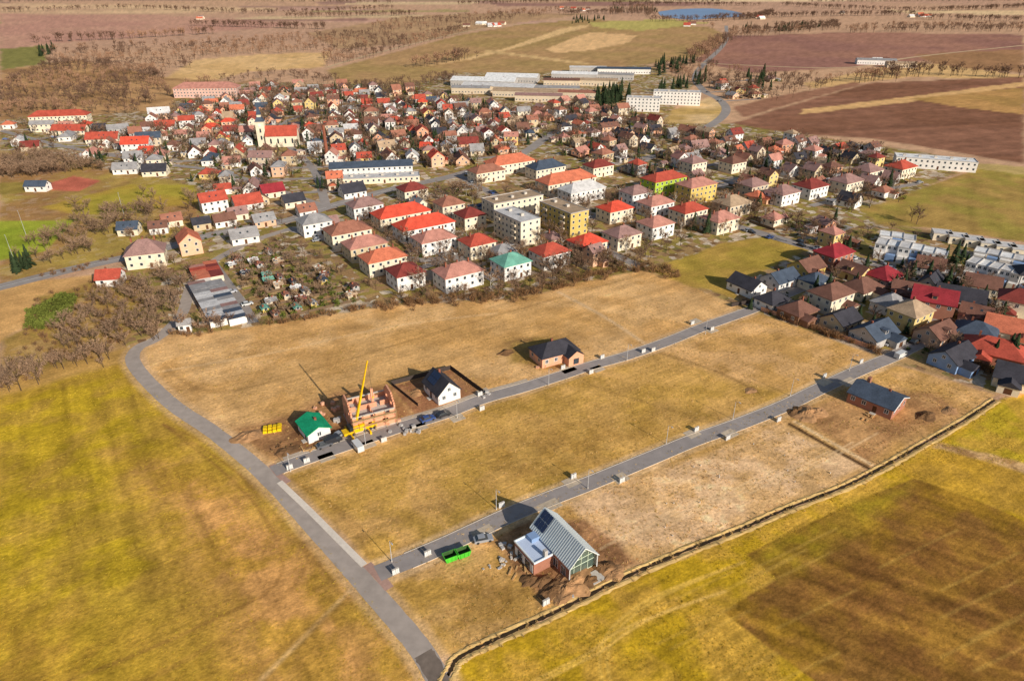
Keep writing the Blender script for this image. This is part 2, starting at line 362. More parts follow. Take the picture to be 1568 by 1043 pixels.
paint([(1230,925),(1330,840),(1420,790),(1620,850),(1700,1100),(1400,1060),(1290,1000)],S(132,92,48),S(156,116,52),4,5,4,streak=(-30,2.6,90),sa=.7,alpha=.7)
paint([(1440,690),(1540,612),(1620,600),(1700,640),(1620,726)],S(186,162,46),S(192,156,62),6,2,1.5,streak=(33,1.8,45),sa=.25)
paint([(1436,676),(1568,708),(1700,750),(1700,762),(1560,722),(1430,686)],S(216,178,124),S(172,134,86),3,1.5,1)
paint([(1375,716),(1440,688),(1560,722),(1640,760),(1620,812),(1400,730)],S(194,154,54),S(184,146,58),6,2,1.5,streak=(33,1.8,45),sa=.25)
paint([(1318,322),(1500,258),(1640,275),(1700,395),(1568,372),(1430,350),(1345,345)],S(152,138,66),S(164,136,76),18,2,2,streak=(60,4,60),sa=.2)
paint([(1500,250),(1568,256),(1700,290),(1568,268),(1490,258)],S(180,158,100),None,25,2,2)
pale=S(224,194,148); drk=S(128,98,56)
pline([(250,560),(330,600),(500,560),(700,500),(860,455),(985,420)],1.4,drk,.35)
pline([(240,570),(300,560),(420,540),(600,500),(760,480)],1.2,pale,.4)
pline([(855,447),(930,488),(985,525)],1.5,S(206,178,138),.8)
pline([(1010,540),(1100,570),(1160,600)],1.5,drk,.6); pline([(900,590),(1000,620),(1090,650)],1,drk,.35)
pline([(1210,650),(1270,684),(1328,716)],1.4,S(84,62,40),1,.5)
pline([(1218,646),(1278,680),(1334,711)],1.2,pale,.9,.5)
pline([(450,1000),(520,930),(600,860)],.9,drk,.3); pline([(400,1040),(480,960),(540,900)],.9,pale,.4)
pline([(430,790),(500,880),(600,990),(640,1040)],.8,drk,.4); pline([(250,600),(380,740),(470,850)],.8,drk,.35)
for o in (0,14): pline([(780+o,1060),(900+o,1000),(940+o*1.2,970),(1010,940),(1110,905)],.6,S(230,190,100),.7,.5)
for o in (0,12): pline([(940-o,1060),(930-o,1010),(950-o,960),(1020-o,910),(1140,860)],.6,S(220,182,86),.7,.5)
for o in (0,10,120,130,260,270): pline([(100+o,1043),(300+o,960-o*.3),(430+o*.3,880-o*.4),(380,760-o*.2),(250,650)],.6,S(146,108,56),.4,.6)
for k in range(9):
    x0=980+k*38; pline([(x0-60,770-k*14+70),(x0+60,775-k*14)],.6,pale,.5,.5)
for k in range(16):
    x0=1000+random.uniform(0,500); y0=800+random.uniform(0,200); pline([(x0,y0+60),(x0+120,y0+2)],.5,S(212,176,90),.3,.6)
R1=GP([(690,1090),(672,1043),(645,995),(600,940),(560,895),(520,850),(470,795),(440,762),(400,722),(360,688),(320,657),(270,624),(232,590),(208,562),(203,545),(214,531),(236,521),(258,504),(280,478),(288,450),(300,425),(325,402),(350,387),(385,370),(440,352)])
R2=GP([(578,878),(650,848),(700,826),(770,793),(835,766),(905,739),(1000,700),(1060,675),(1130,650),(1200,622),(1250,598),(1310,570),(1370,545),(1400,530),(1470,500)])
R3=GP([(418,722),(440,713),(500,692),(560,672),(620,652),(680,634),(740,611),(800,594),(860,575),(905,560),(960,545),(1020,524),(1080,500),(1150,475),(1190,457),(1250,432),(1300,410),(1335,400)])
pline(R1,7.5,S(210,176,132),.6,1.5,px=False); pline(R2,8,S(212,182,140),.6,1.2,px=False); pline(R3,8,S(204,172,132),.6,1.2,px=False)
nz=(fbm(gx,gy,7,6,3)-.5)[:,None]; nz2=(fbm(gx,gy,1.6,2,2)-.5)[:,None]
near=np.clip(1-gy/350,0,1)[:,None]
col*=(1+nz*.5)*(1+nz2*.7*near)
col*=np.array((1.1,1.035,1.0))
nv=gx.size
gz=np.zeros(nv)
me=bpy.data.meshes.new('ground'); me.vertices.add(nv)
me.vertices.foreach_set('co',np.stack([gx,gy,gz],1).ravel())
R_,C_=GX.shape
idx=np.arange(nv).reshape(R_,C_)
q=np.stack([idx[:-1,:-1],idx[:-1,1:],idx[1:,1:],idx[1:,:-1]],-1).reshape(-1,4)
me.loops.add(q.size); me.loops.foreach_set('vertex_index',q.ravel())
me.polygons.add(len(q)); me.polygons.foreach_set('loop_start',np.arange(0,q.size,4)); me.polygons.foreach_set('loop_total',np.full(len(q),4))
me.update(calc_edges=True)
ca=me.color_attributes.new('Col','FLOAT_COLOR','POINT')
ca.data.foreach_set('color',np.concatenate([np.clip(col,0,.9),townm[:,None]],1).astype(np.float32).ravel())
g=bpy.data.objects.new('ground',me); COL.objects.link(g)
m=bpy.data.materials.new('ground_fields'); m.use_nodes=True; nt=m.node_tree; N=nt.nodes; Lk=nt.links
bs=N['Principled BSDF']; bs.inputs['Roughness'].default_value=1; bs.inputs['Specular IOR Level'].default_value=.05
at=N.new('ShaderNodeAttribute'); at.attribute_name='Col'; geo=N.new('ShaderNodeNewGeometry')
def noise(sc,det=6,vec=None,rough=.6):
    n=N.new('ShaderNodeTexNoise'); n.inputs['Scale'].default_value=sc; n.inputs['Detail'].default_value=det; n.inputs['Roughness'].default_value=rough
    Lk.new(vec or geo.outputs['Position'],n.inputs['Vector']); return n.outputs['Fac']
def mr(v,a,b,c,d):
    r=N.new('ShaderNodeMapRange'); Lk.new(v,r.inputs['Value'])
    for k,x in zip(('From Min','From Max','To Min','To Max'),(a,b,c,d)): r.inputs[k].default_value=x
    return r.outputs[0]
def mth(op,a,b):
    r=N.new('ShaderNodeMath'); r.operation=op
    for i,x in enumerate((a,b)):
        if isinstance(x,(int,float)): r.inputs[i].default_value=x
        else: Lk.new(x,r.inputs[i])
    return r.outputs[0]
mp=N.new('ShaderNodeMapping'); mp.inputs['Rotation'].default_value=(0,0,-A33); Lk.new(geo.outputs['Position'],mp.inputs['Vector'])
mp2=N.new('ShaderNodeMapping'); mp2.inputs['Scale'].default_value=(.06,1.6,1); Lk.new(mp.outputs[0],mp2.inputs['Vector'])
f=mth('MULTIPLY',mr(noise(1.2,8,rough=.8),.3,.7,.58,1.42),mr(noise(.12,4),.3,.7,.86,1.14))
f=mth('MULTIPLY',f,mr(noise(1.0,3,mp2.outputs[0]),.3,.7,.86,1.14))
vo=N.new('ShaderNodeTexVoronoi'); vo.distance='CHEBYCHEV'; vo.inputs['Scale'].default_value=.085; Lk.new(mp.outputs[0],vo.inputs['Vector'])
vo2=N.new('ShaderNodeTexVoronoi'); vo2.distance='CHEBYCHEV'; vo2.inputs['Scale'].default_value=.3; Lk.new(mp.outputs[0],vo2.inputs['Vector'])
def ramp(fac,cols):
    r=N.new('ShaderNodeValToRGB'); r.color_ramp.interpolation='CONSTANT'
    e=r.color_ramp.elements
    for i,c in enumerate(cols):
        el=e[i] if i<2 else e.new(i/len(cols))
        el.position=i/len(cols); el.color=(*c,1)
    Lk.new(fac,r.inputs[0]); return r.outputs[0]
sep=N.new('ShaderNodeSeparateColor'); Lk.new(vo.outputs['Color'],sep.inputs[0])
sep2=N.new('ShaderNodeSeparateColor'); Lk.new(vo2.outputs['Color'],sep2.inputs[0])
c1=ramp(sep.outputs[0],[S(154,136,70),S(172,138,92),S(142,128,64),S(188,168,146),S(158,124,88),S(148,134,70)])
c2=ramp(sep2.outputs[1],[S(112,84,62),S(156,138,76),S(196,178,158),S(168,136,98),S(110,104,60),S(216,200,176),S(142,112,82)])
def mix(fac,a,b,bt='MIX'):
    r=N.new('ShaderNodeMix'); r.data_type='RGBA'; r.blend_type=bt
    if isinstance(fac,(int,float)): r.inputs[0].default_value=fac
    else: Lk.new(fac,r.inputs[0])
    Lk.new(a,r.inputs[6]); Lk.new(b,r.inputs[7]); return r.outputs[2]
tc=mix(mr(sep2.outputs[0],.45,.46,0,1),c1,c2)
tcm=mix(mr(noise(.5,4),.3,.7,.0,.45),tc,at.outputs['Color'])
cc=mix(at.outputs['Alpha'],at.outputs['Color'],tcm)
vm=N.new('ShaderNodeVectorMath'); vm.operation='SCALE'; Lk.new(cc,vm.inputs[0]); Lk.new(f,vm.inputs['Scale']); Lk.new(vm.outputs[0],bs.inputs['Base Color'])
bp=N.new('ShaderNodeBump'); bp.inputs['Strength'].default_value=.6; bp.inputs['Distance'].default_value=.25; Lk.new(noise(1.1,6),bp.inputs['Height']); Lk.new(bp.outputs[0],bs.inputs['Normal'])
me.materials.append(m)
print('ground',nv,time.time()-T0)
# ---------------------------------------------------------------- roads
def offs(pts,o):
    out=[]
    for i,p in enumerate(pts):
        a=pts[max(i-1,0)];b=pts[min(i+1,len(pts)-1)]
        dx,dy=b[0]-a[0],b[1]-a[1];l=math.hypot(dx,dy) or 1
        out.append((p[0]-dy/l*o,p[1]+dx/l*o))
    return out
def strip(name,pts,w,z,m,o=0,h=0,jit=0,k=6,sm=True):
    l=smooth(pts,k) if sm else pts
    if o: l=offs(l,o)
    if jit:
        wa=[w/2*(1+jit*(random.random()-.5)*2) for _ in l]
    else: wa=[w/2]*len(l)
    a=[];b=[]
    for i,p in enumerate(l):
        q0=l[max(i-1,0)];q1=l[min(i+1,len(l)-1)]
        dx,dy=q1[0]-q0[0],q1[1]-q0[1];L_=math.hypot(dx,dy) or 1
        a.append((p[0]-dy/L_*wa[i],p[1]+dx/L_*wa[i])); b.append((p[0]+dy/L_*wa[i],p[1]-dx/L_*wa[i]))
    mb=MB(); n=len(l)
    if h==0:
        vs=[(*p,z) for p in a]+[(*p,z) for p in b]
        mb.mesh(vs,[(i,n+i,n+i+1,i+1) for i in range(n-1)],m)
    else:
        vs=[(*p,0) for p in a]+[(*p,0) for p in b]+[(*p,h) for p in a]+[(*p,h) for p in b]
        fs=[]
        for i in range(n-1):
            fs+=[(2*n+i,3*n+i,3*n+i+1,2*n+i+1),(n+i,n+i+1,3*n+i+1,3*n+i),(i+1,i,2*n+i,2*n+i+1)]
        mb.mesh(vs,fs,m)
    return mb.obj(name)
strip('access_road',R1,4.3,.03,ASPH,jit=.03)
strip('asphalt_patch',GP([(648,1000),(662,1022),(680,1060)]),3.6,.036,mat('wet_asphalt',S(120,106,94),.25,.8),jit=.1)
strip('asphalt_patch',GP([(556,868),(572,884),(590,905)]),2.0,.036,mat('red_paving',S(176,140,124),.15,1.5),o=1)
strip('asphalt_patch',GP([(410,714),(420,728),(436,742)]),1.6,.036,mat('red_paving',S(176,140,124),.15,1.5),o=1)
strip('street',R2,4.6,.045,ASPH2); strip('street',R3,4.6,.05,ASPH2)
for R in (R2,R3):
    rr=smooth(R,6)[4:]
    for o in (2.4,-2.4): strip('kerb',rr,.16,0,KERB,o=o,h=.12,sm=False)
strip('pavement',GP([(428,738),(470,778),(515,823),(558,866)]),1.5,.06,PAVE,h=.12)
strip('pavement',smooth(R3,4)[4:30],1.3,0,mat('gravel_pavement',S(184,166,145),.15,1),o=3.3,h=.06,sm=False)
for p,w in (((500,700),4),((560,682),5),((640,655),5),((700,640),4),((740,600),4),((870,566),5),((915,565),4),((1065,492),4),((875,738),4),((950,732),4),((1060,664),4),((1118,664),4),((1262,585),5),((1300,585),6),((840,775),6),((740,815),5),((1090,506),4)):
    b=MB(); b.box(0,0,0,w,3.2,.05,mat('gravel_drive',S(190,172,148),.2,1.2)); b.obj('driveway',G(*p),A33)
MAINR=GP([(-120,470),(0,440),(130,408),(240,384),(330,358),(440,338),(500,318),(600,290),(700,268),(800,235),(860,200),(960,200),(1060,200),(1098,186),(1112,168),(1100,152),(1076,138),(1068,110),(1110,66),(1112,40)])
strip('main_road',MAINR,8,.06,ASPHT)
strip('road_marking',MAINR[:8],.2,.066,mat('road_paint',(.75,.75,.72)))
strip('town_road',GP([(1110,342),(1180,362),(1250,382),(1330,402),(1400,415),(1480,432),(1568,468),(1700,520)]),7,.07,ASPHT)
strip('town_road',GP([(1150,470),(1210,440),(1260,408),(1290,392)]),5,.075,ASPHT)
strip('town_road',GP([(440,350),(520,372),(560,380),(640,398),(700,392),(800,385)]),5,.065,ASPHT)
strip('town_road',GP([(530,312),(600,340),(700,395),(760,430)]),5,.08,ASPHT)
strip('town_road',GP([(700,268),(760,300),(860,345),(930,385),(985,410)]),5,.085,ASPHT)
strip('town_road',GP([(560,378),(700,330),(830,290),(960,255),(1040,225)]),5,.09,ASPHT)
strip('town_road',GP([(860,345),(960,320),(1080,290),(1200,262)]),5,.095,ASPHT)
strip('town_road',GP([(0,200),(100,225),(240,250),(330,262),(420,290),(500,318)]),5,.07,ASPHT)
strip('town_road',GP([(500,318),(480,260),(440,220),(430,190),(520,165),(640,150)]),5,.075,ASPHT)
strip('town_road',GP([(325,402),(345,430),(370,465),(388,495)]),4,.09,ASPHT)
strip('dirt_road',GP([(1060,95),(1130,100),(1300,104),(1400,88),(1568,70)]),6,.09,mat('dirt_road',S(200,170,130),.2,.5))
strip('dirt_road',GP([(500,104),(540,92),(600,76),(700,52),(760,42),(900,28)]),6,.095,mat('dirt_road',S(200,170,130),.2,.5))
DL=GP([(672,1060),(690,1026),(704,1006),(760,978),(850,937),(950,887),(1050,843),(1130,812),(1200,781),(1290,746),(1350,716),(1420,676),(1480,641),(1524,612)])
strip('drainage_ditch',DL,.75,.03,mat('ditch_dark',S(60,46,30),.4,1),jit=.45,k=14)  # flat dark brown strip along the ditch line, no depth modelled
for o,w,h in ((.95,.8,.14),(-1.0,1.0,.12)):
    l=offs(smooth(DL,12),o); mb=MB(); vs=[];n=len(l)
    for i,p in enumerate(l):
        q0=l[max(i-1,0)];q1=l[min(i+1,n-1)];dx,dy=q1[0]-q0[0],q1[1]-q0[1];L_=math.hypot(dx,dy) or 1
        for t,z in ((-1,0),(-.3,h*random.uniform(.6,1.3)),(.3,h*random.uniform(.5,1.3)),(1,0)):
            ww=w*random.uniform(.6,1.3)*.6; vs.append((p[0]-dy/L_*ww*t,p[1]+dx/L_*ww*t,z))
    fs=[(4*i+j+1,4*i+j,4*i+4+j,4*i+5+j) for i in range(n-1) for j in range(3)]
    mb.mesh(vs,fs,BANK); mb.obj('ditch_bank')
mb=MB(); wv=smooth(GP([(1008,19),(1040,15),(1090,14),(1128,19),(1140,26),(1100,28),(1060,31),(1015,26),(1008,19)]),4)[:-1]
mb.poly([(*p,.5) for p in wv],mat('pond_water',S(120,145,180),.1,.01,.35,.5)); mb.obj('pond')
# ---------------------------------------------------------------- vegetation variants (triangle soups)
class TV:
    def __init__(s): s.v=[];s.t=[];s.m=[]
    def tri(s,a,b,c,m): i=len(s.v); s.v+=[a,b,c]; s.t.append((i,i+1,i+2)); s.m.append(m)
    def limb(s,p0,p1,r0,r1,m):
        p0=np.array(p0,float);p1=np.array(p1,float);d=p1-p0;d/=np.linalg.norm(d)+1e-9
        u=np.cross(d,(.3,.9,.1));u/=np.linalg.norm(u);w=np.cross(d,u); i=len(s.v)
        for c,r in ((p0,r0),(p1,r1)):
            for k in range(3):
                a=k*2.0944; s.v.append(tuple(c+r*(math.cos(a)*u+math.sin(a)*w)))
        for k in range(3):
            j=(k+1)%3; s.t+=[(i+k,i+j,i+3+j),(i+k,i+3+j,i+3+k)]; s.m+=[m,m]
    def arr(s): return np.array(s.v,float),np.array(s.t,int),np.array(s.m,int)
def rv(s=1): 
    v=rng.normal(size=3); return v/np.linalg.norm(v)*s
def bare(seed,h=9,ntw=420,nl=14,tw=.09,spread=.38):
    random.seed(seed); T=TV(); T.limb((0,0,0),(0,0,h*.35),.2,.15,0); T.limb((0,0,h*.35),(random.uniform(-.4,.4),random.uniform(-.4,.4),h*.8),.15,.05,0)
    tips=[]
    for i in range(nl):
        z=h*random.uniform(.22,.62); a=i*2.4+random.random(); r=h*spread*random.uniform(.45,1)*(1.1-abs(z/h-.45))
        p=np.array((math.cos(a)*r*.55,math.sin(a)*r*.55,z+h*.14)); q_=np.array((math.cos(a)*r,math.sin(a)*r,z+h*random.uniform(.2,.36)))
        T.limb((0,0,z),p,.09,.06,0); T.limb(p,q_,.06,.02,0); tips+= [p,q_,(p+q_)/2]
    tips.append(np.array((0,0,h*.8)));tips.append(np.array((0,0,h*.9)))
    for i in range(ntw):
        b=tips[random.randrange(len(tips))]; c=b+rv(h*.07*random.random()); d=rv()*.6+np.array((c[0],c[1],h*.15))/h*1.6; d[2]+=.25; d/=np.linalg.norm(d)
        l=random.uniform(.5,1.5)*h/9; w=rv(tw*random.uniform(.6,1.3)*h/9); T.tri(tuple(c-w),tuple(c+w),tuple(c+d*l),1)
    return T.arr()
def conif(seed,h=10):
    random.seed(seed); T=TV(); T.limb((0,0,0),(0,0,h),.2,.03,0)
    for i in range(300):
        t=random.random()**.8; z=h*(.1+.88*t); r=(1-t)*h*.22*random.uniform(.65,1.15)+.15; a=random.uniform(0,6.28)
        c,s_=math.cos(a),math.sin(a); w=.25+.16*(1-t)*h*.2
        T.tri((c*r*.15,s_*r*.15,z+.25),(c*r-s_*w,s_*r+c*w,z-.35*r),(c*r+s_*w,s_*r-c*w,z-.3*r-.1),1)
    return T.arr()
def bush(seed,n=170,r=1.3):
    random.seed(seed); T=TV()
    lob=[(random.uniform(-.7,.7),random.uniform(-.7,.7),random.uniform(.4,.9),random.uniform(.5,.9)) for _ in range(6)]
    for k in range(4): T.limb((0,0,0),(random.uniform(-.5,.5),random.uniform(-.5,.5),.8),.05,.02,0)
    for i in range(n):
        x,y,z,R=random.choice(lob); c=np.array((x,y,z))+rv(R*random.random()**.4); c[2]=max(c[2],.08)
        a=rv(.22);b=rv(.22); T.tri(tuple((c+a)*r),tuple((c+b)*r),tuple((c-a-b)*r*np.array((1,1,1))),1)
    return T.arr()
BT=[bare(i,h=random.uniform(8,11)) for i in range(6)]
BTL=[bare(20+i,h=8.5,ntw=190,nl=7,tw=.15) for i in range(5)]
CT=[conif(40+i) for i in range(3)]; BU=[bush(50+i) for i in range(4)]
BUL=[bush(60+i,n=60) for i in range(4)]
def twiggy(seed,n=110):
    random.seed(seed); T=TV()
    for k in range(6): T.limb((0,0,0),(random.uniform(-.7,.7),random.uniform(-.7,.7),random.uniform(1,1.8)),.05,.02,0)
    for i in range(n):
        a=random.uniform(0,6.28); r=random.random()**.6; c=np.array((math.cos(a)*r*.9,math.sin(a)*r*.9,random.uniform(.1,1.3))); d=np.array((c[0]*.5,c[1]*.5,.8))+rv(.4); w=rv(.06)
        T.tri(tuple(c-w),tuple(c+w),tuple(c+d*random.uniform(.4,.8)),1)
    return T.arr()
TWB=[twiggy(80+i) for i in range(4)]
def tuft(seed):
    random.seed(seed); T=TV()
    for i in range(9):
        a=random.uniform(0,6.28); r=random.uniform(.1,.9); x,y=math.cos(a)*r,math.sin(a)*r; w=.14
        T.tri((x-w,y,0),(x+w,y+.05,0),(x*1.5,y*1.5,random.uniform(.4,1)),1)
    return T.arr()
TU=[tuft(90+i) for i in range(5)]
def mkmesh(name,V,Tn,M,mats):
    me=bpy.data.meshes.new(name); me.vertices.add(len(V)); me.vertices.foreach_set('co',V.ravel())
    me.loops.add(Tn.size); me.loops.foreach_set('vertex_index',Tn.ravel()); me.polygons.add(len(Tn))
    me.polygons.foreach_set('loop_start',np.arange(0,Tn.size,3)); me.polygons.foreach_set('loop_total',np.full(len(Tn),3))
    for mm in mats: me.materials.append(mm)
    me.polygons.foreach_set('material_index',M); me.update(calc_edges=True); return me
def mass(name,pos,var,mats):
    if not pos: return
    Vs=[];Ts=[];Ms=[];o=0
    for x,y,s in pos:
        v,t,m_=var[random.randrange(len(var))]; a=random.uniform(0,6.28);c,q_=math.cos(a),math.sin(a)
        sx=s*random.uniform(.85,1.15)
        Vs.append(np.stack([(v[:,0]*c-v[:,1]*q_)*sx+x,(v[:,0]*q_+v[:,1]*c)*sx+y,v[:,2]*s],1)); Ts.append(t+o); Ms.append(m_); o+=len(v)
    me=mkmesh(name,np.concatenate(Vs),np.concatenate(Ts),np.concatenate(Ms),mats)
    ob=bpy.data.objects.new(name,me); COL.objects.link(ob); return ob
TM={}
def tree(kind,x,y,s):
    key={'bare_tree':(BT,[BARK,TWIG]),'birch_tree':(BT,[BIRCH,TWIG3]),'conifer_tree':(CT,[BARK,NEEDLE]),'shrub':(BU,[BARK,LEAFD]),'bare_shrub':(TWB,[BARK,TWIG3])}[kind]
    k=random.randrange(len(key[0]))
    if (kind,k) not in TM: TM[(kind,k)]=mkmesh(kind,*key[0][k],key[1])
    o=bpy.data.objects.new(kind,TM[(kind,k)]); COL.objects.link(o); o.location=(x,y,0); o.scale=(s*random.uniform(.9,1.1),s,s); o.rotation_euler=(0,0,random.uniform(0,6.28))
random.seed(11)
def inpoly(pts,n,px=True,mn=0):
    poly=GP(pts) if px else pts; P_=np.array(poly); out=[]
    lo,hi=P_.min(0),P_.max(0)
    X=rng.uniform(lo[0],hi[0],n*8); Y=rng.uniform(lo[1],hi[1],n*8); k=sdf(X,Y,poly)<-mn
    return list(zip(X[k],Y[k]))[:n]
def online(pts,step,jit):
    l=smooth(GP(pts),6); out=[]
    for (ax,ay),(bx,by) in zip(l[:-1],l[1:]):
        L_=math.hypot(bx-ax,by-ay); nn=L_/step; nn=int(nn)+(random.random()<nn-int(nn))
        for _ in range(nn):
            t=random.random(); out.append((ax+(bx-ax)*t+random.gauss(0,jit),ay+(by-ay)*t+random.gauss(0,jit)))
    return out
# ---------------------------------------------------------------- landmark buildings
random.seed(3)
def HB(px,py,L,W,fl,roof,rc,wc,ang=33,**k):
    nm=k.pop('name','apartment_house'); return house(nm,G(px,py),L,W,fl,math.radians(ang),roof,rc,wc,**k)
for a in [
 (622,436,12,11,2,'hip','dred','white'),(702,436,17,11,2,'hip','pinkred','white'),(782,420,13,11,2,'hip','teal','white'),(841,404,14,11,2,'hip','red','white'),
 (898,389,14,11,2,'hip','brightred','cream'),(951,376,14,11,2,'hip','mauve','cream'),(1002,360,14,11,2,'hip','pinkred','white'),(1100,352,15,11,2,'hip','pinkred','cream'),
 (588,413,17,11,2,'hip','orange','cream'),(665,383,17,11,2,'hip','pinkred','white'),(731,389,13,11,2,'hip','red','cream'),(560,392,17,11,2,'hip','pinkred','sand'),
 (534,370,19,12,2,'hip','old','cream'),(483,356,14,11,2,'hip','grey','white'),(720,346,12,11,2,'hip','dred','cream'),(688,328,13,11,2,'hip','old','cream'),
 (940,336,15,11,2,'hip','brightred','cream'),(1002,327,16,11,2,'hip','pinkred','white'),(1052,338,16,11,2,'hip','red','cream'),(1118,327,16,12,2,'hip','tan','beige'),
 (972,310,14,11,2,'hip','mauve','white'),(745,276,20,11,2,'hip','old','cream'),(560,330,16,11,2,'hip','mauve','white'),(632,305,14,11,2,'hip','dred','cream'),
 (1195,310,15,12,2,'hip','mauve','white'),(1238,300,16,12,2,'hip','dred','white'),(1292,292,16,12,2,'hip','mauve','cream'),(1375,270,16,12,2,'hip','red','cream'),(1325,275,14,12,2,'hip','mauve','cream'),
 (1150,298,14,11,2,'hip','mauve','beige'),(1120,262,13,11,2,'hip','brown','cream'),(1060,262,13,11,2,'hip','mauve','cream'),(915,268,16,11,2,'hip','dred','cream')]:
    HB(*a,pt=.55)
for a in [(615,343,27,12,2,'hip','brightred','cream'),(650,361,27,12,2,'hip','brightred','white'),(866,290,34,13,2,'hip','orange','cream'),(780,262,30,13,2,'hip','orange','cream'),
 (835,270,22,12,2,'hip','slate','cream'),(890,305,24,12,2,'hip','lgrey','white')]: HB(*a,pt=.6)
HB(791,366,22,11,4,'flat','lgrey','cream',ang=-57+2,name='apartment_block',balc=True); HB(862,352,24,11,4,'flat','tan','ochre',ang=-57+2,name='apartment_block',balc=True)
HB(785,328,30,12,3,'flat','tan','cream',name='apartment_block')
HB(1014,296,24,12,3,'hip','red','lime',pt=.5); HB(1063,306,20,12,3,'hip','pinkred','ochre',pt=.5)
HB(1035,160,44,13,4,'flat','lgrey','white',ang=-12,name='apartment_block'); HB(984,170,30,12,4,'flat','lgrey','white',ang=-12,name='apartment_block')
HB(320,148,62,18,3,'hip','pinkred','pink',ang=5,pt=.5,name='manor_house'); HB(95,188,44,12,2,'hip','red','cream',ang=12,pt=.6,name='school_building')
HB(570,268,50,12,2,'gable','slate','white',ang=10,pt=.4,name='factory_hall'); HB(585,278,45,10,1,'flat','lgrey','cream',ang=10,name='factory_hall')
for px,py,L,W,rc,wc in ((742,131,72,26,'white','grey'),(765,140,78,22,'lgrey','beige'),(785,125,60,26,'white','grey'),(805,148,66,16,'tan','beige'),(880,121,54,18,'white','grey'),(878,150,46,14,'old','beige'),(846,143,56,14,'grey','beige'),(955,113,66,14,'slate','white'),(912,131,48,14,'tan','beige'),(940,122,46,12,'grey','grey'),(825,155,46,14,'mauve','beige'),(1340,99,50,16,'grey','white'),(1378,104,36,14,'tan','beige'),(900,111,46,12,'lgrey','grey'),(722,143,40,14,'grey','beige'),(860,131,40,14,'brown','beige')):
    HB(px,py,L,W,1,'gable',rc,wc,ang=random.choice((-14,-10,-6)),pt=.22,name='industrial_hall',e=6)
def row(p0,p1,n,W,fl,cols):
    (ax,ay),(bx,by)=G(*p0),G(*p1); an=math.atan2(by-ay,bx-ax); L_=math.hypot(bx-ax,by-ay)/n
    for i in range(n):
        t=(i+.5)/n; st=(i%2)*1.0
        house('terraced_house',(ax+(bx-ax)*t-math.sin(an)*st,ay+(by-ay)*t+math.cos(an)*st),L_-.03,W,fl,an,'flat',random.choice(('white','lgrey','lgrey')),cols[i%len(cols)],e=2.9*fl+random.uniform(-.2,.3),big=True)
        b=MB(); b.box(0,0,0,L_*.8,2.5,2.7,WM('blue' if i%2 else 'white')); b.obj('porch',(ax+(bx-ax)*t+math.sin(an)*(W/2+1),ay+(by-ay)*t-math.cos(an)*(W/2+1)),an)
row((1338,388),(1445,408),6,9,2,['white','white','white','blue','white','white']); row((1478,418),(1580,444),6,9,2,['white','white','white','white','grey'])
row((1345,366),(1400,374),3,8,1,['white','white']); row((1490,392),(1590,412),5,8,1,['white','beige','white'])
HB(1428,257,46,12,2,'flat','white','white',ang=-20,name='school_building')
for i in range(6): HB(1440+i*24,366+i*5,8,7,1,'flat','lgrey','cream',ang=-20,name='garage')
fam=[(1142,446,12,9,1,'gable','dark','white',-57),(1193,436,13,9,1,'gable','slate','white',33),(1233,418,12,10,1,'gable','brown','ochre',33),(1272,406,14,10,2,'hip','crimson','brick',33),
(1268,470,14,10,2,'hip','brown','cream',33),(1219,486,11,9,1,'hip','brown','brown',33),(1316,450,13,10,1,'hip','brown','cream',33),(1350,432,12,10,1,'hip','crimson','pink',33),
(1305,425,11,9,1,'gable','brown','yellow',-57),(1388,498,12,10,2,'hip','tan','yellow',33),(1335,520,13,10,1,'gable','slate','grey',33),(1423,478,14,11,2,'gable','crimson','brick',-30),
(1466,465,16,11,1,'gable','dark','white',-30),(1500,445,12,10,1,'gable','brown','cream',-30),(1390,455,12,9,1,'gable','brown','white',-30),(1456,556,13,9,1,'gable','dark','blue',33),
(1518,548,17,11,1,'hip','red','brick',-35),(1545,515,16,11,1,'gable','orange','cream',-35),(1490,520,12,10,1,'hip','slate','grey',-35),(1430,520,12,9,1,'gable','brown','peach',33),
(1551,480,12,10,2,'hip','dred','cream',-35),(1180,470,10,8,1,'hip','dark','white',33),(1245,440,10,8,1,'hip','slate','cream',33),(1360,475,11,9,1,'hip','grey','white',33),(1285,500,11,9,1,'gable','dark','sand',33),
(1560,590,14,10,1,'gable','dark','cream',-35),(1580,440,14,10,2,'hip','dark','white',-20)]
for a in fam: HB(*a[:8],ang=a[8],pt=.65,big=True,name='family_house',dormer=1 if random.random()<.3 else 0,wing=random.random()<.6)
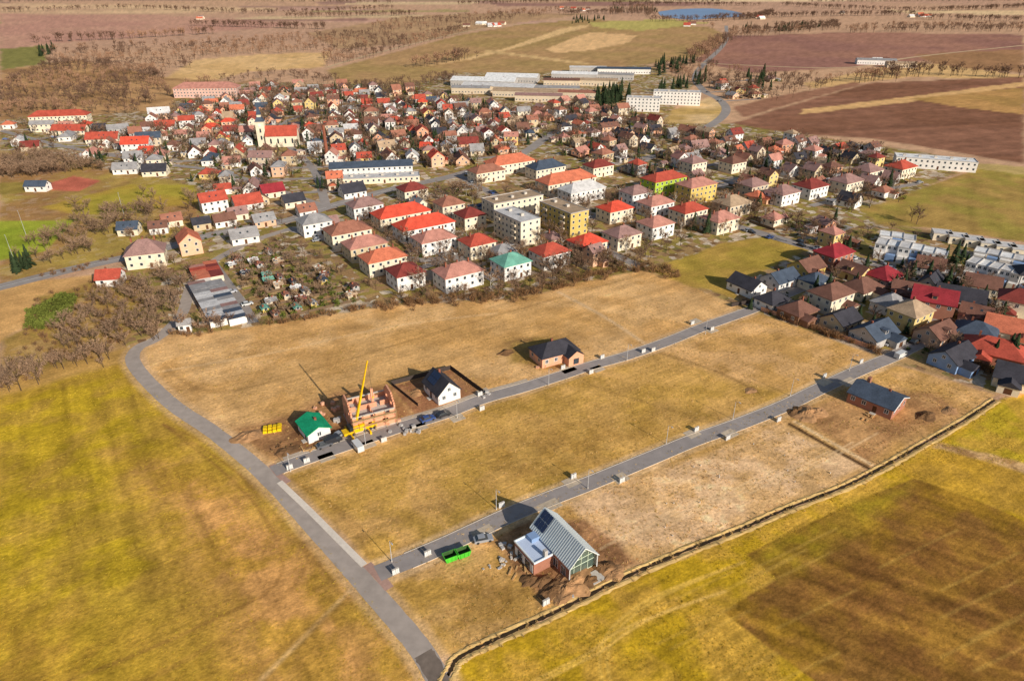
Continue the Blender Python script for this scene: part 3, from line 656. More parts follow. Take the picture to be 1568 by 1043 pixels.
for a in [(228,404,15,11,2,'hip','mauve','cream',20),(172,434,9,7,1,'gable','red','white',10),(293,385,11,9,2,'gable','orange','peach',-60),(329,322,13,9,2,'gable','red','white',33),(380,318,14,10,1,'gable','red','white',33),(418,300,12,9,1,'gable','crimson','cream',33),
 (60,292,12,6,1,'gable','slate','white',0),(195,265,14,8,1,'gable','grey','white',10),(240,268,14,9,1,'gable','dark','cream',10),(212,232,18,10,2,'gable','brightred','white',10),(160,218,22,10,1,'gable','red','cream',10),(110,205,26,9,1,'gable','red','cream',0),
 (285,507,4,3,1,'gable','grey','white',20),(540,300,13,10,1,'gable','dark','white',33),(375,370,12,8,1,'gable','grey','white',30),(200,358,9,7,1,'gable','slate','cream',10),(505,350,8,7,1,'gable','mauve','peach',33),
 (245,356,8,6,1,'gable','brown','white',20),(265,345,9,7,1,'gable','old','cream',30),(310,350,8,6,1,'gable','dark','sand',30),(345,345,10,7,1,'gable','brown','white',33),(365,335,9,7,1,'gable','mauve','cream',33),(405,345,10,7,1,'gable','grey','peach',33),(450,315,11,8,1,'gable','dark','cream',33),(470,330,9,7,1,'gable','old','white',33),(400,312,9,7,1,'gable','brown','sand',-57)]:
    HB(*a[:8],ang=a[8],pt=.8,name='family_house')
# distant hamlets
for i in range(26):
    px,py=random.choice(((735,42),(752,40),(1345,96),(1150,30),(1290,22),(300,30),(880,16),(1050,40),(1400,26)))
    HB(px+random.uniform(-22,22),py+random.uniform(-2,2),random.uniform(12,24),random.uniform(9,13),1,'gable',random.choice(('red','orange','lgrey','white','old','brown')),random.choice(('white','cream')),ang=random.uniform(-30,40),name='distant_farmhouse',occ=False)
# church
cx,cy=G(404,224); b=MB(); w=WM('cream'); b.cur='tower'; b.box(0,0,0,6,6,17,w); b.box(0,0,17,6.6,6.6,.4,w); b.cur='spire'
sl=RM('slate'); b.box(0,0,17.4,6.2,6.2,3,sl,taper=.55); b.box(0,0,20.4,2.6,2.6,1.6,w); b.box(0,0,22,3,3,8,sl,taper=.03)
b.cur='clock'; b.tube((0,-3.05,15),(0,-3.15,15),1.0,1.0,FRAME,16)
for z in (5,10): b.poly([(-.6,-3.04,z),(.6,-3.04,z),(.6,-3.04,z+2.4),(0,-3.04,z+3),(-.6,-3.04,z+2.4)],GLASS)
b.cur='nave'; b.extr([(-5.5,0),(5.5,0),(5.5,8),(0,14),(-5.5,8)],3,25,w,'x')
b.cur='nave_roof'; b.mesh([(2.9,-6,7.6),(25.4,-6,7.6),(25.4,0,14.25),(2.9,0,14.25),(25.4,6,7.6),(2.9,6,7.6)],[(0,1,2,3),(3,2,4,5)],RM('red'))
b.cur='nave_windows'
for i in range(4): b.poly([(6+i*5,-5.54,2.5),(7.2+i*5,-5.54,2.5),(7.2+i*5,-5.54,5.5),(6.6+i*5,-5.54,6.3),(6+i*5,-5.54,5.5)],GLASS)
b.obj('church',(cx,cy),math.radians(8),parts=True); OCC.append((cx+8,cy,14))
b=MB(); b.tube((0,0,0),(0,0,24),1.3,.9,BRICK,10); b.tube((0,0,24),(0,0,24.4),1.1,1.1,BRICK,10); b.obj('brick_chimney',G(502,250))
random.seed(5)
def garage_row(p0,p1,n,cols,name='garage_row',D=6):
    (ax,ay),(bx,by)=G(*p0),G(*p1); L_=math.hypot(bx-ax,by-ay); an=math.atan2(by-ay,bx-ax); b=MB(); w=L_/n
    for i in range(n):
        h=2.5+random.uniform(-.08,.08); x=w*(i+.5); c=cols(i)
        b.cur='walls'; b.box(x,0,0,w-.05,D,h,WM(random.choice(('cream','beige','white','grey'))))
        b.cur='roof'; b.box(x,0,h,w-.02,D+.4,.15,RM(c))
        b.cur='doors'; b.poly([(x-w*.4,-D/2-.03,.1),(x+w*.4,-D/2-.03,.1),(x+w*.4,-D/2-.03,2.1),(x-w*.4,-D/2-.03,2.1)],WM(random.choice(('brown','dgrey','blue'))))
        b.poly([(x+w*.4,D/2+.03,.1),(x-w*.4,D/2+.03,.1),(x-w*.4,D/2+.03,2.1),(x+w*.4,D/2+.03,2.1)],WM(random.choice(('brown','dgrey'))))
    b.obj(name,(ax,ay),an)
rc=lambda i:random.choice(('grey','lgrey','slate','grey','lgrey','mauve','grey'))
garage_row((302,440),(337,500),13,rc); garage_row((328,438),(366,497),13,rc); garage_row((302,414),(312,436),5,lambda i:random.choice(('red','orange','pinkred'))); garage_row((322,408),(334,432),5,lambda i:random.choice(('red','orange','dred')),D=5)
# allotments
ALP=GP([(332,404),(428,374),(588,462),(404,496)])
random.seed(8); ca_,sa_=math.cos(A33),math.sin(A33)
Pn=np.array(ALP); cxx,cyy=Pn.mean(0)
bedm=[DIRTD,mat('bed_green',S(128,128,54),.3,1),mat('bed_tan',S(188,156,108),.3,1),DIRT,mat('bed_grass',S(156,142,64),.3,1)]
beds=MB(); fn=MB(); FW=mat('fence_wood',S(110,90,70),.2,2); shr=[];frt=[]
for i in range(-18,19):
    for j in range(-15,16):
        u=i*6.6+(j%2)*2;v=j*6.4; x=cxx+u*ca_-v*sa_; y=cyy+u*sa_+v*ca_
        if sdf(np.array([x]),np.array([y]),ALP)[0]>-3: continue
        for k in range(3):
            ox,oy=random.uniform(-2,2),-2.1+k*2.1
            X=x+ox*ca_-oy*sa_;Y=y+ox*sa_+oy*ca_; beds.box(X,Y,0,random.uniform(2,5),random.uniform(.8,1.7),random.uniform(.05,.12),random.choice(bedm),A33)
        fn.box(x+3.2*sa_,y-3.2*ca_,0,6.5,.06,1.0,FW,A33)
        if i%2: fn.box(x-3.2*ca_,y-3.2*sa_,0,.06,6.4,1.0,FW,A33)
        if random.random()<.5: house('garden_hut',(x+random.uniform(-1.5,1.5),y+random.uniform(-1.5,1.5)),random.uniform(2.3,3.8),random.uniform(2.0,2.9),1,A33+random.choice((0,math.pi/2)),'gable',random.choice(('brown','brown','grey','dred','teal','tan','lgrey','old','mauve','dark','slate')),random.choice(('brown','sand','beige','ochre','grey','brown')),pt=.5,e=2.1,occ=False)
        for k in range(6): (shr if random.random()<.5 else frt).append((x+random.uniform(-3.3,3.3),y+random.uniform(-3.3,3.3),random.uniform(.5,1.2)))
beds.obj('garden_beds'); fn.obj('allotment_fence')
# ---------------------------------------------------------------- town fill
random.seed(21)
mainl=[smooth(MAINR,4)]+[smooth(GP(p),4) for p in ([(530,312),(600,340),(700,395),(760,430)],[(700,268),(760,300),(860,345),(930,385),(985,410)],[(560,378),(700,330),(830,290),(960,255),(1040,225)],[(860,345),(960,320),(1080,290),(1200,262)],[(0,200),(100,225),(240,250),(330,262),(420,290),(500,318)],[(500,318),(480,260),(440,220),(430,190),(520,165),(640,150)])]
def nearroad(x,y,r):
    X,Y=np.array([x]),np.array([y])
    return any(dline(X,Y,l)[0]<r for l in mainl)
OLD=['red','brightred','orange','old','pinkred','brown','mauve','brown','grey','dark','dred','mauve','lgrey','tan','grey','slate','pinkred','red','old','brown']
NEW=['mauve','pinkred','brown','old','dred','brown','dark','tan','mauve','grey','mauve','old','orange','red','pinkred','dark']
WL=['white','cream','white','cream','beige','yellow','peach','white','sand','salmon','grey','white']
SP=[];yards=[];cars=[]
def fill(poly,ang,su,sv,pal,skip,Lr=(9,14)):
    Pp=GP(poly); Pn=np.array(Pp); c=Pn.mean(0); R=np.abs(Pn-c).max()*1.5; a=math.radians(ang); ca,sa=math.cos(a),math.sin(a); cnt=0
    nu=int(R/su)+1;nv_=int(R/sv)+1
    for j in range(-nv_,nv_+1):
        run=[]
        for i in range(-nu,nu+1):
            u=i*su; bend=8*math.sin(u/70+j)
            x=c[0]+u*ca-(j*sv+bend)*sa;y=c[1]+u*sa+(j*sv+bend)*ca
            if sdf(np.array([x]),np.array([y]),Pp)[0]<-3: run.append((x,y))
            elif len(run)>2: strip('street',run,4.2,.04,ASPHT,k=2); cars.extend(random.sample(run,min(len(run),2))); run=[]
            else: run=[]
            for sgn in (-1,1):
                if random.random()<skip: continue
                uu=u+random.uniform(-.2,.2)*su; vv=j*sv+bend+sgn*(sv*.27)+random.uniform(-2.5,2.5)
                x=c[0]+uu*ca-vv*sa;y=c[1]+uu*sa+vv*ca
                if sdf(np.array([x]),np.array([y]),Pp)[0]>-3: continue
                L=random.uniform(*Lr)*(1.5 if random.random()<.1 else 1);W=random.uniform(6.5,9)
                if occupied(x,y,L*.5) or nearroad(x,y,L*.5+3): continue
                fl=random.choice((1,1,1,2)); rt='gable' if random.random()<.68 else 'hip'
                an=a+random.choice((0,math.pi/2))+math.radians(random.gauss(0,8))
                house('family_house',(x,y),L,W,fl,an,rt,random.choice(pal),random.choice(WL),pt=random.uniform(.6,1.0) if rt=='gable' else .6,dormer=1 if random.random()<.12 else 0,wing=random.random()<.45); cnt+=1
                yards.append((x,y,a,L))
    print('fill',cnt,time.time()-T0)
fill([(0,194),(60,184),(130,190),(190,205),(262,172),(285,156),(400,132),(520,136),(640,140),(700,155),(790,170),(850,182),(850,225),(720,256),(620,262),(560,290),(500,312),(440,328),(350,318),(320,290),(290,262),(190,262),(110,238),(0,228)],14,16,36,OLD,.08,(8,12))
fill([(790,170),(900,158),(960,170),(1000,190),(1060,206),(1200,214),(1400,240),(1490,256),(1330,318),(1260,332),(1150,312),(1080,300),(1000,275),(900,250),(850,228),(855,185)],33,15.5,36,NEW,.08,(8,11.5))
fill([(1140,190),(1060,145),(1110,112),(1200,120),(1180,140)],20,24,50,OLD,.45,(8,12))
fill([(700,300),(760,290),(900,330),(1000,345),(1100,360),(1050,385),(900,410),(800,440),(640,450),(560,400),(540,350)],33,22,50,['old','mauve','brown','grey'],.75,(6,8))
fill([(1150,340),(1250,335),(1330,345),(1420,370),(1330,395),(1200,360)],33,15,30,NEW,.4,(6,9))
fill([(1300,420),(1400,400),(1568,440),(1568,585),(1480,560),(1400,520),(1330,530),(1250,495)],-33,16,34,['dark','brown','crimson','slate','old'],.4,(8,11))
random.seed(31)
fen=MB(); sh=0
HEDGE=[]; GT=[]
fm=[mat('fence_light',S(190,180,165),.1),mat('fence_dark',S(90,74,60),.1),FW]
for x,y,a,L in yards:
    for k in range(2):
        ang=random.uniform(0,6.28); r=random.uniform(7,11); X=x+math.cos(ang)*r;Y=y+math.sin(ang)*r
        if sh<520 and not occupied(X,Y,1.5) and random.random()<.6:
            house('garden_shed',(X,Y),random.uniform(3.5,7),random.uniform(3,4.5),1,a+random.choice((0,math.pi/2)),random.choice(('gable','flat')),random.choice(('grey','brown','lgrey','tan','old','mauve','dark')),random.choice(('beige','sand','grey','brown')),pt=.4,e=2.6,occ=False); sh+=1
    c,s_=math.cos(a),math.sin(a)
    for sg in (-1,1):
        if random.random()<.7: fen.box(x+sg*7.7*c,y+sg*7.7*s_,0,.1,random.uniform(12,17),1.3,random.choice(fm),a)
    for k in range(12):
        ang=random.uniform(0,6.28); r=random.uniform(5.5,14); GT.append((x+math.cos(ang)*r,y+math.sin(ang)*r))
    if random.random()<.5: 
        for k in range(6): HEDGE.append((x+(8*c)-(-6+k*2)*s_,y+8*s_+(-6+k*2)*c,random.uniform(.6,.9)))
fen.obj('garden_fence')
def free(x,y,r=1.0):
    return not occupied(x,y,r-1.5)
g1=[];g2=[];g3=[];g4=[]
for x,y in GT:
    if not free(x,y): continue
    r=random.random()
    if r<.55: g1.append((x,y,random.uniform(.5,1.1)))
    elif r<.62: g2.append((x,y,random.uniform(.5,1.0)))
    elif r<.8: g3.append((x,y,random.uniform(.8,1.7)))
    else: g4.append((x,y,random.uniform(.9,1.6)))
mass('garden_trees',g1,BTL,[BARK,TWIG]); mass('garden_conifers',g2,CT,[BARK,NEEDLE]); mass('garden_shrubs',g3+shr,BUL,[BARK,LEAF]); mass('garden_bare_shrubs',g4,TWB,[BARK,TWIG3]); mass('garden_hedges',HEDGE,BUL,[BARK,LEAFD]); mass('fruit_trees',[(x,y,s*.5) for x,y,s in frt],BTL,[BARK,TWIG2])
BLK=[(540,350),(700,290),(900,300),(1100,300),(1180,340),(1100,365),(985,405),(870,432),(800,450),(640,456),(590,440)]
for x,y in inpoly(BLK,330):
    if free(x,y,2.5) and not nearroad(x,y,3): tree('birch_tree' if random.random()<.25 else 'bare_tree',x,y,random.uniform(.5,1.05))
for x,y in inpoly(BLK,220):
    if free(x,y,1.5) and not nearroad(x,y,2): tree(random.choice(('shrub','bare_shrub','bare_shrub')),x,y,random.uniform(.5,1.1))
for p,n,k in (((1075,358),3,'conifer_tree'),((152,250),5,'conifer_tree'),((25,412),6,'conifer_tree'),((378,185),3,'conifer_tree'),((1465,405),4,'conifer_tree'),((1290,400),3,'conifer_tree'),((1240,450),2,'conifer_tree'),((1430,440),2,'conifer_tree'),((1530,560),3,'conifer_tree')):
    x,y=G(*p)
    for _ in range(n): tree(k,x+random.uniform(-5,5),y+random.uniform(-5,5),random.uniform(.7,1.15))
for p in ((1403,344),(1395,340),(485,240),(940,330),(855,420),(870,412),(880,400)):
    tree('bare_tree',*G(*p),random.uniform(.9,1.2))
for x,y in inpoly([(1130,470),(1230,440),(1330,400),(1568,440),(1568,600),(1480,560),(1340,530)],340):
    if free(x,y,2): tree(random.choice(('shrub','shrub','bare_shrub','conifer_tree','bare_tree')),x,y,random.uniform(.35,.8))
for x,y in inpoly([(1150,340),(1250,335),(1330,345),(1420,365),(1330,395),(1250,380)],80):
    if free(x,y,2): tree(random.choice(('bare_tree','bare_shrub','shrub')),x,y,random.uniform(.4,.8))
for x,y in inpoly([(190,340),(300,320),(460,325),(440,345),(300,375),(200,395)],90):
    if free(x,y,2): tree(random.choice(('bare_tree','bare_shrub','shrub')),x,y,random.uniform(.4,.8))
hr=[]
for l,st,j in (([(590,468),(700,460),(800,454),(870,434),(985,410),(1040,425)],.7,2.4),([(410,498),(500,484),(590,468)],1.6,1.2),([(1170,475),(1230,500),(1330,535),(1350,545)],1.2,.7),([(1440,545),(1568,590)],1.2,1.5),([(250,512),(330,508)],1.6,1.5)):
    hr+=[(x,y,random.uniform(.8,1.7)) for x,y in online(l,st,j)]
mass('bare_hedgerow',hr,TWB,[BARK,TWIG3])
for l,st,j,s0,s1 in (([(600,458),(700,455),(800,450),(870,430),(985,405)],4,3,.45,.95),([(845,430),(890,410)],3,3,.6,.9),([(330,505),(410,494)],4,2,.3,.7),([(440,372),(500,405),(585,455)],7,2,.4,.7)):
    for x,y in online(l,st,j): tree('bare_tree',x,y,random.uniform(s0,s1))
tl=[]
for l,st,j in (([(-20,600),(60,578),(140,552),(165,548)],1.3,2.5),([(60,385),(130,360),(180,340),(225,322)],1.3,6),([(120,318),(170,335),(220,330)],3,5),([(170,540),(205,505),(225,470),(215,440)],2,5),([(225,500),(260,470),(275,440),(262,410)],3,4),([(40,410),(120,385),(190,370)],2.5,6),([(250,522),(290,505),(330,505)],3.5,3),([(250,300),(300,310),(330,300)],4,5)):
    tl+=[(x,y,random.uniform(.5,.95)) for x,y in online(l,st,j)]
tl+=[(x,y,random.uniform(.5,1.0)) for x,y in inpoly([(0,245),(70,240),(180,262),(130,262),(60,272),(0,275)],150)]
tl+=[(x,y,random.uniform(.4,.8)) for x,y in inpoly([(60,520),(190,440),(225,445),(220,500),(120,545)],50)]
mass('bare_tree_belt',tl,BT,[BARK,TWIG2])
mass('roadside_shrubs',[(x,y,random.uniform(.6,1.3)) for x,y in inpoly([(0,600),(60,455),(190,420),(235,440),(225,500),(150,548)],210)+online([(130,412),(60,425),(190,395),(240,388)],4,2)],TWB,[BARK,TWIG3])
mass('evergreen_hedge',[(x,y,random.uniform(1.0,1.5)) for x,y in inpoly([(42,505),(50,480),(95,455),(112,458),(108,482),(70,510)],130)],BU,[BARK,LEAF])
random.seed(41)
fw=[];fn_=[]
def addw(poly,n,s0=.7,s1=1.2,l=None): (fw if l is None else l).extend((x,y,random.uniform(s0,s1)) for x,y in inpoly(poly,n))
addw([(0,135),(80,95),(150,92),(250,115),(262,150),(200,176),(130,176),(60,172),(0,185)],560,.8,1.3)
addw([(60,80),(160,72),(300,66),(440,58),(600,48),(610,60),(500,80),(400,84),(300,92),(290,108),(230,118),(120,95),(60,92)],560,.9,1.4)
addw([(500,80),(600,62),(700,44),(720,50),(620,76),(510,106),(490,98)],240,1,1.4)
addw([(560,40),(700,26),(860,14),(900,18),(760,34),(600,56)],260,1.2,1.8)
addw([(520,132),(640,124),(700,114),(700,124),(640,140),(540,142)],110,.7,1.1)
addw([(1110,52),(1200,42),(1280,38),(1285,46),(1200,54),(1115,62)],220,1.2,1.9)
addw([(1290,46),(1400,40),(1568,42),(1568,50),(1400,50),(1300,52)],180,1.2,1.8)
addw([(1000,105),(1060,95),(1170,115),(1310,120),(1220,150),(1170,160),(1110,145),(1060,130)],230,.8,1.2)
addw([(270,130),(400,112),(520,118),(520,130),(400,124),(290,142)],90,.7,1.0)
addw([(930,12),(1000,10),(1010,30),(1080,36),(1100,48),(1020,30),(930,24)],160,1.2,1.8)
for l,dd in (([(0,20),(200,14),(420,22),(600,14)],1),([(0,4),(300,2),(600,6)],1),([(700,8),(900,4),(1100,5)],1),([(1200,10),(1400,18),(1568,12)],1),([(1100,30),(1250,26),(1400,24)],1),([(440,28),(640,24)],1),([(640,104),(720,90)],0),([(1060,95),(1110,62)],0),([(1568,120),(1400,116),(1320,128)],0),([(60,66),(200,60),(330,52)],0),([(1240,4),(1568,2)],1),([(1400,30),(1568,34)],1),([(300,40),(500,46)],1),([(1130,2),(800,0)],1),([(940,8),(1160,10)],1),([(1000,34),(1140,31),(1180,22)],1),([(860,24),(1000,20)],1)):
    p=smooth(GP(l),4); L_=sum(math.hypot(b[0]-a[0],b[1]-a[1]) for a,b in zip(p[:-1],p[1:])); (fn_ if dd else fw).extend((x,y,random.uniform(1.3,2.1)) for x,y in online(l,max(4,L_/240),7))
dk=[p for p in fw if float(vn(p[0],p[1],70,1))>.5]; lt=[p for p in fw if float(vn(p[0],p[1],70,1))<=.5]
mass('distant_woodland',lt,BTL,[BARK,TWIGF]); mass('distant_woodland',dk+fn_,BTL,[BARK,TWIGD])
dc=[(x,y,random.uniform(.9,1.6)) for x,y in inpoly([(905,150),(960,140),(965,160),(915,172)],45)+inpoly([(1000,100),(1060,95),(1075,108),(1010,118)],30)+inpoly([(60,78),(85,76),(80,86),(62,88)],14)+inpoly([(870,30),(925,28),(925,36),(872,38)],25)+inpoly([(1140,120),(1170,116),(1180,140),(1150,140)],12)+inpoly([(1000,140),(1080,120),(1085,128),(1010,146)],20)+inpoly([(1110,46),(1200,42),(1280,40),(1200,50)],40)+inpoly([(930,14),(1000,12),(1010,20),(930,20)],40)]
mass('distant_conifers',dc,CT,[BARK,NEEDLE])
print('veg',time.time()-T0)
# ---------------------------------------------------------------- vehicles
CARM={}
TYRE=mat('tyre',(.03,.03,.03),.1)
def car(loc,ang,c,name='parked_car',van=False):
    key=(c,van)
    if key not in CARM:
        pm=mat('car_paint_%s'%str(len(CARM)),c,.03,1,.3,.5); b=MB()
        if van: pr=[(-2.4,.35),(2.4,.35),(2.45,.9),(2.2,1.15),(1.7,1.95),(-2.35,2.0),(-2.45,.8)]; gl=[(2.12,1.2),(1.68,1.88),(.7,1.88),(.7,1.2)]
        else: pr=[(-2.1,.3),(2.1,.3),(2.15,.65),(1.95,.82),(1.0,.92),(-1.7,.95),(-2.1,.85)]; gl=None
        b.extr(pr,-.88,.88,pm,'y')
        if not van:
            v=[(1.0,-.8,.92),(1.0,.8,.92),(-1.75,.8,.95),(-1.75,-.8,.95),(.35,-.65,1.42),(.35,.65,1.42),(-1.2,.65,1.42),(-1.2,-.65,1.42)]
            b.mesh(v,[(0,1,5,4),(1,2,6,5),(2,3,7,6),(3,0,4,7)],GLASS); b.box(-.42,0,1.42,1.56,1.32,.05,pm)
        else:
            for s in (-.895,.895): b.poly([(x,s,z) for x,z in gl],GLASS)
            b.poly([(2.2,-.75,1.2),(2.2,.75,1.2),(1.76,.75,1.9),(1.76,-.75,1.9)],GLASS)
        for x in (-1.35,1.35):
            for s in (-.9,.7): b.tube((x,s,.33),(x,s+.2,.33),.33,.33,TYRE,10)
        o=b.obj('tmp'); CARM[key]=o.data; bpy.data.objects.remove(o)
    o=bpy.data.objects.new(name,CARM[key]); COL.objects.link(o); o.location=(loc[0],loc[1],.07); o.rotation_euler=(0,0,ang)
CC=[(.5,.5,.52),(.03,.03,.035),(.3,.31,.33),(.35,.03,.03),(.05,.09,.25),(.62,.62,.6),(.12,.12,.13)]
car(G(548,687),A33+1.6,CC[5],'white_van',True); car(G(655,644),A33,CC[4]); car(G(679,637),A33,CC[1]); car(G(510,678),A33+.1,CC[1],van=True); car(G(497,684),A33,CC[6])
car(G(1378,547),A33,CC[5],'white_van',True); car(G(740,828),A33-.3,CC[2]); car(G(1360,528),A33,CC[0]); car(G(1400,525),A33,CC[1]); car(G(520,668),A33+.3,CC[2])
random.seed(51)
for p in cars[:110]: car((p[0]+random.uniform(-1,1),p[1]+random.uniform(-1,1)),random.choice((A33,.25)),random.choice(CC))
for l in ([(1110,342),(1250,382),(1330,402),(1480,432),(1568,468)],[(560,378),(700,330),(830,290)],[(600,340),(700,395)],[(860,345),(960,320)],[(700,268),(860,345),(930,385)],[(1150,470),(1210,440),(1260,408)],[(440,350),(560,380),(700,392)],[(375,475),(345,430)]):
    for x,y in online(l,11,2.2): car((x,y),random.choice((A33,A33-math.pi/2)),random.choice(CC))
# ---------------------------------------------------------------- street furniture
cab=mat('cabinet_plastic',(.62,.62,.6),.05)
def cabinet(px,py,n=2):
    b=MB(); b.box(0,0,0,1.7,.5,.2,CONC)
    for i in range(n): b.box(-.4+i*.8,0,.2,.7,.35,1.1,cab); b.box(-.4+i*.8,0,1.3,.76,.41,.07,CONC); b.box(-.4+i*.8,-.19,.3,.03,.02,.9,TYRE)
    b.obj('utility_cabinet',G(px,py),A33)
for p in ((444,718),(470,708),(735,606),(738,628),(905,572),(922,549),(985,540),(1060,497),(1090,506),(878,732),(952,738),(1066,660),(1114,673),(1192,645),(1262,578),(606,878),(768,776),(738,824),(588,676),(836,925),(655,850),(1000,538),(862,565),(1150,470),(1318,556)): cabinet(*p)
def lamp(px,py,h=6,nm='street_lamp'):
    b=MB(); st=mat('galvanised_steel',(.45,.45,.45),.05,rough=.5); b.tube((0,0,0),(0,0,h),.09,.05,st); b.tube((0,0,h),(0,-1.1,h+.25),.04,.04,st); b.box(0,-1.3,h+.18,.25,.6,.1,st); b.tube((0,0,0),(0,0,.4),.16,.14,CONC); b.obj(nm,G(px,py),A33)
for p in ((445,722),(560,682),(700,640),(840,590),(960,552),(1080,512),(600,860),(760,780),(900,748),(1020,680),(1122,642),(1210,606),(1300,568)): lamp(*p)
for p in ((22,400),(40,360),(190,330)): lamp(*p,h=12,nm='floodlight_mast')
# ---------------------------------------------------------------- mounds
def mound(name,px,py,r,h,m,seed,ex=1.5,ang=A33):
    random.seed(seed); b=MB(); n=26;k=10; vs=[(0,0,h)]
    for j in range(1,k+1):
        for i in range(n):
            a=6.283*i/n; rr=r*j/k*(1+.4*(float(vn(math.cos(a)*2+seed,math.sin(a)*2,1.0,seed))-.5)*2)
            z=h*max(0,1-(j/k)**1.3)*(.5+float(vn(rr*math.cos(a)+seed*3,rr*math.sin(a),.9,seed+1)))*random.uniform(.9,1.1) if j<k else -.05
            vs.append((rr*math.cos(a)*ex,rr*math.sin(a),z))
    fs=[(0,1+i,1+(i+1)%n) for i in range(n)]
    for j in range(k-1):
        for i in range(n): a=1+j*n+i;c=1+j*n+(i+1)%n; fs.append((a,a+n,c+n,c))
    b.mesh(vs,fs,m); b.obj(name,G(px,py),ang)
for i,(x,y,r,h,m_) in enumerate(((1240,634,3.6,1.2,DIRT),(1222,630,2.2,.9,DIRTD),(1418,637,2.4,.9,DIRTD),(1455,628,2,.5,DIRT),(870,900,4,1.0,DIRT),(845,905,2.6,.9,DIRTD),(925,868,1.9,.9,DIRTD),(938,878,2,.6,DIRT),(812,888,1.6,.6,DIRTD),(790,845,1.2,.5,DIRT),(830,890,1.6,.8,DIRTD),(900,890,1.8,.6,DIRTD),(380,668,3,.7,DIRT),(440,690,2,.5,DIRTD),(640,600,2,.5,DIRT),(775,540,2.0,.8,DIRTD),(1150,598,1.6,.4,DIRT))):
    mound('earth_pile',x,y,r,h,m_,60+i)
random.seed(70)
def stack(px,py,n,m,nm,sz=(1.2,.8,.8),sp=5):
    x0,y0=G(px,py); b=MB()
    for i in range(n): b.box(random.uniform(-sp,sp)/2,random.uniform(-sp,sp)/3,0,sz[0]*random.uniform(.6,1.1),sz[1]*random.uniform(.6,1.1),sz[2]*random.uniform(.5,1.2),m,random.uniform(0,3))
    b.obj(nm,(x0,y0),A33)
TIM=mat('timber',S(190,150,100),.2)
stack(780,858,9,CONC,'rubble_pile',(.8,.6,.4),4); stack(795,875,6,TIM,'timber_stack',(2,.4,.3),4)
stack(620,660,9,WM('grey'),'building_pallets',(1.1,.9,.8),10); stack(500,626,8,WM('salmon'),'brick_pallets',(1.1,1,1),8); stack(770,838,5,WM('grey'),'building_pallets',(1,1,.6),3)
stack(530,645,5,WM('grey'),'building_pallets',(1.1,1,1),5); stack(745,606,3,WM('grey'),'building_pallets',(1,1,.8),3); stack(830,560,5,WM('salmon'),'brick_pallets',(1,1,1),6)
stack(470,690,6,TIM,'timber_stack',(2.4,.4,.4),6); stack(600,645,6,WM('salmon'),'brick_pallets',(1,1,.9),5); stack(760,865,7,WM('grey'),'rubble_pile',(.5,.5,.3),6); stack(430,684,6,DIRTD,'rubble_pile',(.9,.5,.4),6)
stack(885,905,6,WM('grey'),'rubble_pile',(.6,.5,.3),6); stack(1330,640,5,TIM,'timber_stack',(2,.5,.4),5)
b=MB(); ym=mat('yellow_wrap',S(230,190,20),.12,1,.5)
for i in range(4):
    for j in range(3):
        b.box(-2.0+i*1.25,-1.1+j*1.1,.12,1.12,1.0,random.uniform(.5,.95),ym,random.uniform(-.12,.12),.85); b.box(-2.0+i*1.25,-1.1+j*1.1,0,1.1,.95,.12,FW)
b.obj('insulation_pallet_stack',G(418,658),A33-.3)
# ---------------------------------------------------------------- foreground houses
def beam(b,p,q_,r,m): b.tube(p,q_,r,r,m,4)
b=MB(); L,W,e,pt=14.0,7.2,3.9,1.0; hx,hy=L/2,W/2; zr=e+hy*pt
met=mat('standing_seam_metal',S(222,228,226),.08,.6,.5,.4); met2=mat('seam_ridge_metal',S(150,156,158),.1,.6,.5,.4); wb=WM('brick'); 
b.cur='walls'
b.poly([(-hx,-hy,0),(hx,-hy,0),(hx,-hy,e),(-hx,-hy,e)],wb); b.poly([(hx,hy,0),(-hx,hy,0),(-hx,hy,e),(hx,hy,e)],WM('grey'))
b.poly([(-hx,hy,0),(-hx,-hy,0),(-hx,-hy,e),(-hx,0,zr),(-hx,hy,e)],WM('grey'))
b.poly([(hx-1,-hy,0),(hx-1,hy,0),(hx-1,hy,e),(hx-1,0,zr),(hx-1,-hy,e)],mat('tinted_glazing',S(78,92,84),.3,1,.1,.8))
b.cur='roof'; roof_gable(b,L,W,e,pt,met,o=.25,t=.22)
b.cur='roof_seams'
i=-hx-.2
while i<hx+.2:
    for s in (-1,1):
        a0=(i,s*(hy+.25),e-.25+.23); a1=(i,s*.05,zr+.19)
        b.mesh([(i-.04,a0[1],a0[2]),(i+.04,a0[1],a0[2]),(i+.04,a1[1],a1[2]),(i-.04,a1[1],a1[2]),(i-.04,a0[1],a0[2]+.1),(i+.04,a0[1],a0[2]+.1),(i+.04,a1[1],a1[2]+.1),(i-.04,a1[1],a1[2]+.1)],[(4,5,6,7),(0,1,5,4),(1,2,6,5),(3,0,4,7)],met2)
    i+=.6
b.cur='solar_panels'; so=mat('solar_cell',(.02,.03,.07),.2,2,.15,.6)
for i in range(3):
    for j in range(2):
        x0=-hx+.3+i*1.15; y0=-hy+.5+j*1.5; z0=e+(y0+hy)*pt+.4; 
        b.mesh([(x0,y0,z0),(x0+1.05,y0,z0),(x0+1.05,y0+1.4,z0+1.4),(x0,y0+1.4,z0+1.4)],[(0,1,2,3)],so)
b.cur='gable_frame'; gf=mat('frame_pale_green',S(196,208,184),.05)
for y_ in (-hy+.1,-hy/2,0,hy/2,hy-.1): beam(b,(hx-.9,y_,0),(hx-.9,y_,zr-abs(y_)*pt-.1),.09,gf)
for z_ in (.1,2.4,4.0,5.6): 
    yy=min(hy,(zr-z_)) -.05; beam(b,(hx-.9,-yy,z_),(hx-.9,yy,z_),.08,gf)
